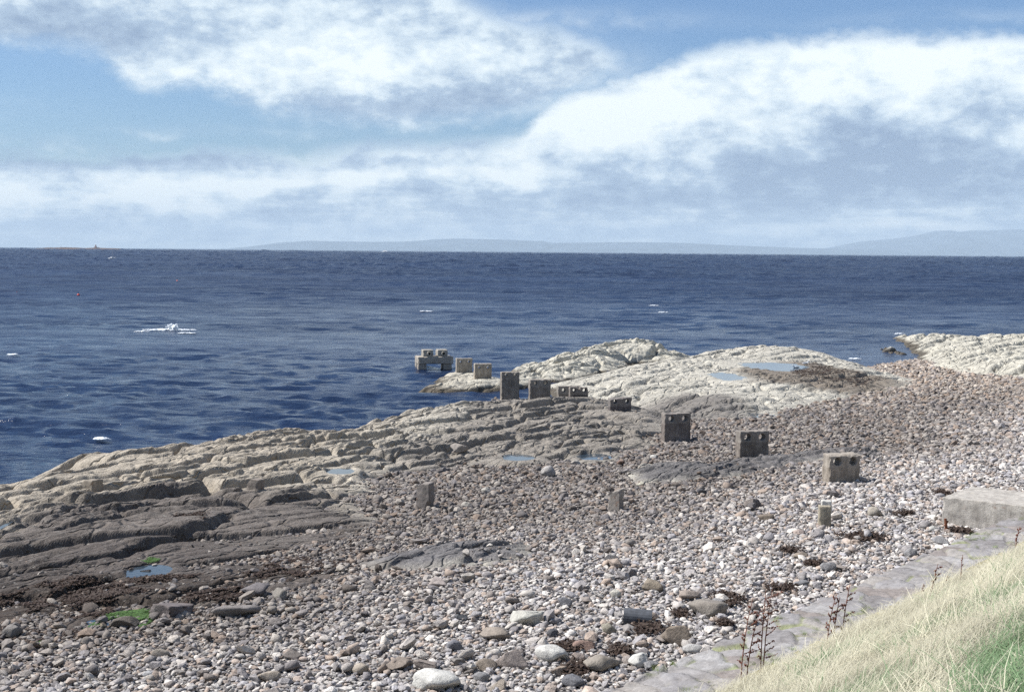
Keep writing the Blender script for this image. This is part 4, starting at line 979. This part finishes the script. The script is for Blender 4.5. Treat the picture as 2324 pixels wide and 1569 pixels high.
# ------------------------------------------------------------------ grass
def tuft_mesh(name, seed, nb, L, wd, lean, spread):
    r = np.random.default_rng(seed); V = []; Fc = []; Sh = []
    for i in range(nb):
        x0, y0 = r.normal(0, spread, 2); th = r.normal(0, .55); l = L * r.uniform(.55, 1.25); ln = lean * r.uniform(.6, 1.35); w = wd * r.uniform(.6, 1.3)
        dx, dy = math.cos(th), math.sin(th); sh = r.uniform(.72, 1.18); b = len(V)
        for k, f in enumerate((0, .35, .7, 1.0)):
            out = l * math.sin(min(ln, 1.45)) * f ** 1.5; up = l * (f - .42 * ln * f * f) * .85
            ww = w * (1 - .75 * f)
            for sgn in (-1, 1): V.append((x0 + dx * out - dy * ww * sgn, y0 + dy * out + dx * ww * sgn, max(up, .01) + .01 * k)); Sh.append((sh,) * 3)
        for k in range(3): Fc.append((b + 2 * k, b + 2 * k + 1, b + 2 * k + 3, b + 2 * k + 2))
    return np_mesh(name, V, Fc, True, {'shade': np.array(Sh)})
grass_shapes = []
for i in range(8):
    me = tuft_mesh('grass_tuft', 300 + i, 30, .44, .0042, 1.15 + .06 * i, .10); me.materials.append(M['grass']); grass_shapes.append(bpy.data.objects.new('grass_shape', me))
def build_grass():
    n = 60000; u = rng.uniform(-18, 34, n); w = BANK0 + 13.0 * rng.random(n) ** 1.15 - .25
    x = WA[0] + WU[0] * u - WN[0] * w; y = WA[1] + WU[1] * u - WN[1] * w
    z = bank_z(x, y)
    d = np.stack([x, y, z], 1) - CAM; depth = d @ FWD; px = d @ RIGHT / np.maximum(depth, .1) * FPX; py = d @ UP / np.maximum(depth, .1) * FPX
    k = (depth > 3) & (px < 1150) & (px > -200) & (py > -900) & (z < 8.3); x, y, z, w = x[k], y[k], z[k], w[k]
    edge = (w > BANK0 + .05 + .45 * (fbm(x * 1.1, y * 1.1, 3, 541) + .3))
    x, y, z = x[edge], y[edge], z[edge]; n = len(x)
    g = bank_green(x, y); gm = (rng.random(n) < g * .9)[:, None]
    straw = np.array((.60, .565, .43)) * rng.uniform(.62, 1.05, (n, 1)) * (1 + .55 * fbm(x * 1.2, y * 1.2, 3, 551))[:, None]; gr = np.array((.19, .275, .15)) * rng.uniform(.7, 1.3, (n, 1))
    col = np.where(gm, gr, straw)
    rz = .50 + 1.2 * fbm(x * .35, y * .35, 3, 561) + rng.normal(0, .28, n)
    nz = Vector((-.5 * -WN[0] * 1.0, -.5 * -WN[1], 1)).normalized(); rot = np.zeros((n, 3))
    for i in range(n):
        N_ = (nz + Vector((random.gauss(0, .12), random.gauss(0, .12), 0))).normalized(); X_ = Vector((math.cos(rz[i]), math.sin(rz[i]), 0)); X_ = (X_ - N_ * X_.dot(N_)).normalized(); Y_ = N_.cross(X_)
        rot[i] = Matrix(((X_.x, Y_.x, N_.x), (X_.y, Y_.y, N_.y), (X_.z, Y_.z, N_.z))).to_euler()[:]
    sc = rng.uniform(.5, 1.2, (n, 1)) * np.where(rng.random((n, 1)) < .06, 1.6, 1) * (1 + .5 * fbm(x * .8, y * .8, 2, 571))[:, None] * np.ones((1, 3))
    tag(gn_scatter('grass', np.stack([x, y, z - .02], 1), rot, sc, col, rng.integers(0, 8, n), grass_shapes), 'long wind-combed straw-coloured grass with green patches on the bank', 'grass', None, 'stuff')
    # low turf cushions in the joints of the apron
    n = 900; u = rng.uniform(-2, 26, n); w = rng.uniform(.05, BANK0 + .5, n)
    k = (fbm(u * .9 + w * .5, w * 1.6, 3, 581) > .12); u, w = u[k], w[k]
    x = WA[0] + WU[0] * u - WN[0] * w; y = WA[1] + WU[1] * u - WN[1] * w; n = len(x); z = 2.14 + .1 * w
    col = np.array((.20, .26, .08)) * rng.uniform(.7, 1.4, (n, 1)); rot = np.stack([rng.normal(0, .2, n), rng.normal(0, .2, n), rng.uniform(0, 6.28, n)], 1)
    tag(gn_scatter('turf', np.stack([x, y, z], 1), rot, rng.uniform(.2, .42, (n, 1)) * np.ones((1, 3)), col, rng.integers(0, 8, n), [bpy.data.objects.new('turf_shape', s.data) for s in grass_shapes]), 'low green turf growing in the joints of the stone apron', 'turf', None, 'stuff')
build_grass()

# dried dock plants
def dock(bx, by, tall, stems, lab, spread=.1, branch=True):
    p = hit(bx, by, lambda x, y: np.where(-wall_s(x, y) > BANK0 - .4, bank_z(x, y), -9)); sc = np.linalg.norm(p - CAM) / FPX; h = tall * K * sc * (1.75 if stems > 1 else 1.15) + .12
    t = empty('dock_plant', p, 0, lab, 'plant', 'dead dock stalks in the grass')
    for i in range(stems):
        r = random.Random(int(bx) * 7 + i); bm = bmesh.new(); bx0 = r.uniform(-1, 1) * spread * (stems > 1); hh = h * r.uniform(.72, 1.02)
        bend = r.uniform(.04, .16) * hh
        pt = lambda f: Vector((bx0 + bend * f * f, r.uniform(-.004, .004), hh * f))
        add_tube(bm, [pt(f) for f in (0, .25, .5, .75, 1)], [.012, .011, .010, .008, .005], 5)
        stem = link('stalk', bm_mesh('stalk', bm), M['dock'], t); bm = bmesh.new()
        for b in range(9 if branch else 3):
            f = .28 + .70 * b / 9 + r.uniform(-.02, .02) if branch else .7 + .1 * b; o0 = pt(f); sd = r.choice((-1, 1)); ln = hh * r.uniform(.08, .17) if branch else .05
            o1 = o0 + Vector((sd * ln * .6 + ln * .3, r.uniform(-.3, .3) * ln, ln * r.uniform(.1, .7)))
            add_tube(bm, [o0, o1], [.005, .004], 4)
            for q in range(int(13 if branch else 4)):
                c = o0.lerp(o1, r.random()); c += Vector((r.uniform(-.012, .012), r.uniform(-.012, .012), r.uniform(-.02, .012)))
                add_box(bm, (.012, .011, .022), c, Euler((r.random(), r.random(), r.random())).to_matrix())
        link('seed_head', bm_mesh('seed_head', bm), M['dock'], t)
dock(*z6(535, 1405), 118, 4, 'tallest rust-red dead dock plant with four stalks at the apron edge', .28)
dock(*z6(1060, 1175), 82, 3, 'branching brown dead dock plant midway along the grass edge', .22)
dock(*z6(1705, 860), 86, 1, 'single tall thin dead stalk standing on the grassy bank')
dock(*z6(1900, 745), 62, 1, 'thin bare stalk right of the single tall stalk', branch=False)
dock(*z6(2268, 500), 44, 1, 'dead stalk near the right edge below the concrete slab')
dock(*z6(2300, 450), 38, 1, 'dead stalk cut close by the right edge of the photo')
dock(*z6(1635, 890), 46, 1, 'faint thin stalk left of the single tall stalk', branch=False)
dock(*z6(1800, 790), 36, 1, 'short thin stalk between two taller dead stalks', branch=False)

# ------------------------------------------------------------------ gulls
def gull(x, y, face, lab):
    p = hit(x, y); t = empty('gull', p, face, lab, 'gull', 'gulls on the far rocks')
    bm = bmesh.new(); add_tube(bm, [(-.26, 0, .20), (-.16, 0, .20), (-.02, 0, .20), (.12, 0, .23), (.18, 0, .31), (.20, 0, .37), (.25, 0, .385), (.28, 0, .375)], [.015, .05, .085, .075, .045, .045, .04, .012], 12)
    link('body', bm_mesh('body', bm, True), M['white'], t)
    for s in (-1, 1):
        bm = bmesh.new(); add_tube(bm, [(-.34, s * .03, .20), (-.15, s * .075, .235), (.02, s * .085, .235), (.10, s * .06, .22)], [.008, .035, .042, .012], 8); link('wing', bm_mesh('wing', bm, True), M['gull_grey'], t)
        bm = bmesh.new(); add_tube(bm, [(0, s * .03, .13), (.0, s * .03, .0), (.05, s * .03, .0)], [.008, .008, .008], 5); link('leg', bm_mesh('leg', bm), M['beak'], t)
    bm = bmesh.new(); add_tube(bm, [(.27, 0, .375), (.33, 0, .365)], [.014, .004], 6); link('beak', bm_mesh('beak', bm), M['beak'], t)
gull(*z2(2967.7, 371), R(190), 'white gull standing nearer, left one of two by the wide pool') if False else None
gull((2700 + 802 * .6007) * .5671, (1250 + 380 * .6007) * .5671, R(200), 'left one of two white gulls by the wide far pool')
gull((2700 + 872 * .6007) * .5671, (1250 + 352 * .6007) * .5671, R(10), 'right one of two white gulls by the wide far pool')

# ------------------------------------------------------------------ on the water
def foam(x, y, wz, lab, seed, jets=0, thick=.35):
    c = ov(x, y, .15); sc = scale_at(c); Lx = wz * K * sc; t = None; bm = bmesh.new(); r = random.Random(seed)
    n = 70; prev = None
    for i in range(int(90 + Lx * 36)):
        f = r.random(); px = (f - .5) * Lx; prof = math.sin(math.pi * f) ** .6; py = r.gauss(0, .13) * Lx * .5 * prof + .10 * (f - .5) * Lx * 1.2
        s = r.uniform(.04, .18) * (.4 + .6 * prof) * (1.15 if jets else .75)
        m = Matrix.Translation((px, py, .03 * s + r.uniform(0, thick * .5) ** 1.5 * prof)) @ Matrix.Diagonal((s * 2.2, s * 1.2, s * .5, 1)) @ Euler((r.random(), r.random(), r.random() * 6)).to_matrix().to_4x4()
        bmesh.ops.create_icosphere(bm, subdivisions=1, radius=1, matrix=m)
    for j in range(jets):
        bx = (r.random() - .5) * Lx * .35 - .02 * Lx
        for q in range(26):
            h = r.random() ** 2 * .45; s = r.uniform(.04, .13) * (1.4 - h * .5)
            bmesh.ops.create_icosphere(bm, subdivisions=1, radius=s, matrix=Matrix.Translation((bx + r.gauss(0, .15 + .12 * h), r.gauss(0, .3), .2 + h)))
    for v in bm.verts: v.co += v.co.normalized() * 0 + Vector((0, 0, .06 * mnoise.noise(v.co * 3)))
    o = link('breaking_wave', bm_mesh('breaking_wave', bm, True), M['foam']); o.location = (c[0], c[1], .12)
    tag(o, lab, 'breaking wave', 'white breakers on the sea')
foam(385, 747, 118, 'large white splash where a wave breaks over a hidden rock', 1, 3, .35)
foam(322, 751, 34, 'short white crest at the left end of the large splash', 2)
foam(425, 754, 40, 'thin broken white crest just under the large splash', 3, 0, .15)
foam(968, 705, 30, 'small whitecap alone in the middle distance', 4)
foam(232, 994, 32, 'small breaking crest close off the rock ledge', 5)
foam(1484, 692, 22, 'faint whitecap far out above the humped rock', 6)
foam(1505, 707, 22, 'faint whitecap just right of another above the humped rock', 7)
foam(30, 803, 24, 'faint whitecap near the left edge of the sea', 8)
foam(1940, 812, 26, 'white wash where water meets the far pebbles', 9, 0, .12)
foam(2042, 756, 24, 'white wash at the tip of the far rocky point', 10)
def buoy(x, y, lab, r_=.30):
    c = ov(x, y, .1); t = empty('buoy', (c[0], c[1], 0), 0, lab, 'buoy', 'small buoys on the sea')
    bm = bmesh.new(); bmesh.ops.create_uvsphere(bm, u_segments=16, v_segments=10, radius=r_); link('float', bm_mesh('float', bm, True), M['orange'] if 'orange' in lab else M['red'], t).location = (0, 0, r_ * .5)
    bm = bmesh.new(); add_tube(bm, [(0, 0, r_ * 1.4), (0, 0, r_ * 2.6)], [.05, .04], 6); link('stem', bm_mesh('stem', bm), M['dark'], t)
buoy(38.5, 665, 'small red buoy near the left edge'); buoy(178, 669, 'small red buoy right of the one near the left edge'); buoy(402, 637, 'small orange buoy far out above the large splash')
# sailing boat
c = ov(255, 588, 0); t = empty('sailing_boat', (c[0], c[1], 0), R(62), 'small white sailing boat with bare mast on the left sea', 'boat')
def hull_mesh(L, B, D, name='hull'):
    bm = bmesh.new(); rings = []
    for i in range(9):
        f = i / 8; w = B / 2 * (math.sin(math.pi * (.18 + .82 * (1 - f)) / 1.0 * .5 + .0) if False else (1 - f ** 2.6)) * (.8 + .2 * min(1, f * 4)) + .02
        x = (f - .5) * L; rings.append([bm.verts.new(q) for q in ((x - .06 * L * (f > .9) * 0, -w, D * (1 + .25 * f * f)), (x, -w * .75, D * .35), (x, 0, -.25 * D), (x, w * .75, D * .35), (x, w, D * (1 + .25 * f * f)))])
    for a, b in zip(rings[:-1], rings[1:]):
        for j in range(4): bm.faces.new((a[j], a[j + 1], b[j + 1], b[j]))
        bm.faces.new((a[4], a[0], b[0], b[4]))
    bm.faces.new(rings[0]); bm.faces.new(rings[-1][::-1]); bmesh.ops.recalc_face_normals(bm, faces=bm.faces)
    return bm_mesh(name, bm)
link('hull', hull_mesh(8.0, 2.4, 1.5), M['white'], t)
bm = bmesh.new(); add_box(bm, (3.0, 1.5, .8), (-.3, 0, 1.8), None, .85); link('cabin', bm_mesh('cabin', bm), M['white'], t)
bm = bmesh.new(); add_tube(bm, [(.5, 0, .9), (.5, 0, 8.4)], [.16, .12], 8); link('mast', bm_mesh('mast', bm), M['grey'], t)
bm = bmesh.new(); add_tube(bm, [(.5, 0, 1.9), (-2.2, 0, 1.8)], [.11, .11], 8); link('boom', bm_mesh('boom', bm), M['grey'], t)
# ferry
c = ov(873, 573.5, 0); t = empty('ferry', (c[0], c[1], 0), R(168), 'white ferry with stepped decks below the distant hills', 'ship')
hm = link('hull', hull_mesh(34, 9, 4.0), M['white'], t); hm.scale = (1, 1, .45)
bm = bmesh.new(); add_box(bm, (30, 8.6, 3.2), (-.5, 0, 3.2)); link('main_deck', bm_mesh('main_deck', bm), M['white'], t)
bm = bmesh.new(); add_box(bm, (20, 7.6, 3.0), (-.5, 0, 6.2), None, .94); link('upper_deck', bm_mesh('upper_deck', bm), M['white'], t)
bm = bmesh.new(); add_box(bm, (8, 6, 2.6), (2, 0, 9.0), None, .9); link('bridge', bm_mesh('bridge', bm), M['white'], t)
bm = bmesh.new(); add_box(bm, (3, 3, 3.6), (-5, 0, 9.2), None, .8); link('funnel', bm_mesh('funnel', bm), M['white'], t)
bm = bmesh.new(); add_tube(bm, [(1.5, 0, 10), (1.5, 0, 16.5)], [.4, .25], 6); link('mast', bm_mesh('mast', bm), M['white'], t)
bm = bmesh.new()
for i in range(60):
    f = random.random(); s = random.uniform(.5, 1.0); bmesh.ops.create_icosphere(bm, subdivisions=1, radius=1, matrix=Matrix.Translation((18 + 55 * f, random.gauss(0, 1.5 + 3 * f), .1)) @ Matrix.Diagonal((s * 2.2, s * 1.4, s * .55, 1)))
o = link('wake', bm_mesh('wake', bm, True), M['foam']); o.location = (c[0], c[1], 0); tag(o, 'thin white wake trailing right of the distant ferry', 'wake')

# low isle with its beacon
def build_isle():
    D = 6000.0; nx, ny = 160, 14; V = []
    x0, x1 = ovd(20, 560, D)[0], ovd(345, 565, D)[0]
    for j in range(ny):
        for i in range(nx):
            f = i / (nx - 1); g = j / (ny - 1); env = sst(0, .3, np.array(f)) * sst(1, .6, np.array(f)) * math.sin(math.pi * g) ** .7
            V.append((x0 + (x1 - x0) * f, D + 160 * g, -1.5 + (11.0 + 5 * float(fbm(np.array([f * 14.0]), np.array([g * 2.0]), 4, 901)[0])) * float(env)))
    tag(link('low_isle', np_mesh('low_isle', V, grid_faces(ny, nx)), M['isle']), 'low reddish isle on the horizon at left', None, None, 'structure')
    c = ovd(217, 562, D + 70); t = empty('beacon_tower', (c[0], c[1], 7), 0, 'reddish beacon tower rising from the low isle', 'lighthouse')
    bm = bmesh.new(); add_tube(bm, [(0, 0, 0), (0, 0, 14)], [4.6, 2.6], 12); link('tower', bm_mesh('tower', bm), M['tower'], t)
    bm = bmesh.new(); add_tube(bm, [(0, 0, 14), (0, 0, 14.7), (0, 0, 14.8), (0, 0, 17.5), (0, 0, 19)], [3.2, 3.2, 1.7, 1.7, .2], 12); link('lantern', bm_mesh('lantern', bm), M['white'], t)
    for k in range(4):
        bm = bmesh.new(); a = k * math.pi / 2 + .5; add_box(bm, (5.0, 1.2, 8), (math.cos(a) * 4.2, math.sin(a) * 4.2, 4), Euler((0, 0, a)).to_matrix(), .5); link('buttress', bm_mesh('buttress', bm), M['tower'], t)
    bm = bmesh.new(); add_box(bm, (9, 6, 4), (10, 0, 2)); add_box(bm, (9.6, 1.0, 1.6), (10, 0, 4.6)); o = link('keeper_hut', bm_mesh('keeper_hut', bm), M['tower'], None)
    o.location = (c[0], c[1], 6.5); tag(o, 'low hut beside the beacon tower on the isle', 'hut')
    c = ovd(138, 560, D + 70); bm = bmesh.new(); add_tube(bm, [(0, 0, 0), (0, 0, 5.5), (0, 0, 7.5)], [1.6, 1.2, .3], 10)
    o = link('cairn', bm_mesh('cairn', bm), M['tower']); o.location = (c[0], c[1], 7); tag(o, 'small cairn on the isle left of the beacon tower', 'cairn')
build_isle()

# hills across the water
def hills(name, D, depth, outline, lab, seed):
    pxs = np.array([p[0] for p in outline], float); hp = np.array([p[1] for p in outline], float)
    nx, ny = 320, 26; px = np.linspace(pxs[0], pxs[-1], nx); h = np.interp(px, pxs, hp) * D / FPX; x = (px - 512) / FPX * D
    V = []
    for j in range(ny):
        g = j / (ny - 1); e = math.sin(math.pi * g) ** .75
        n = fbm(x * .0005, np.full(nx, g * 4.0), 5, seed)
        V.append(np.stack([x, np.full(nx, D + depth * (g - .5)), -4 + (h + 3) * e * (1 + .22 * n * (1 - e) * 3 + .03 * n)], 1))
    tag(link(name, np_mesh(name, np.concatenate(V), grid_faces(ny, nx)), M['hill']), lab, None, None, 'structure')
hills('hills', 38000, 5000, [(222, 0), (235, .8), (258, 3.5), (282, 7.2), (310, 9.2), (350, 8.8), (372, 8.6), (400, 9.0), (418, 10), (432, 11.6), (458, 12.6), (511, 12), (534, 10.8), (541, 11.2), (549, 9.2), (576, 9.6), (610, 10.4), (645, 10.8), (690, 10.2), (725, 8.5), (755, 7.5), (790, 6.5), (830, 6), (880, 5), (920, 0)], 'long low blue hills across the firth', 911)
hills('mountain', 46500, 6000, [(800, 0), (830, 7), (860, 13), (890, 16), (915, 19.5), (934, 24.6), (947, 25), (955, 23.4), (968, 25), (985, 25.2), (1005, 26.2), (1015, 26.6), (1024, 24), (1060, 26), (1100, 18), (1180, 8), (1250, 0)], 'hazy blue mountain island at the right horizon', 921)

# the air between
bm = bmesh.new(); add_box(bm, (76000, 52500, 905), (0, 24250, 447.5 - 5))
o = link('haze', bm_mesh('haze', bm)); m = bpy.data.materials.new('haze_air'); m.use_nodes = True; g = NT(m.node_tree)
v = g.n('ShaderNodeVolumePrincipled', {'Density': 3.0e-5, 'Anisotropy': .0}); v.inputs['Color'].default_value = (.70, .86, 1.0, 1)
oo = g.n('ShaderNodeOutputMaterial'); g.set(oo.inputs['Volume'], v.outputs[0]); o.data.materials.append(m); tag(o, 'pale sea haze in front of the distant hills', None, None, 'stuff')
S.cycles.use_denoising = False
S.cycles.volume_bounces = 0
S.cycles.max_bounces = 6; S.cycles.diffuse_bounces = 3; S.cycles.glossy_bounces = 2
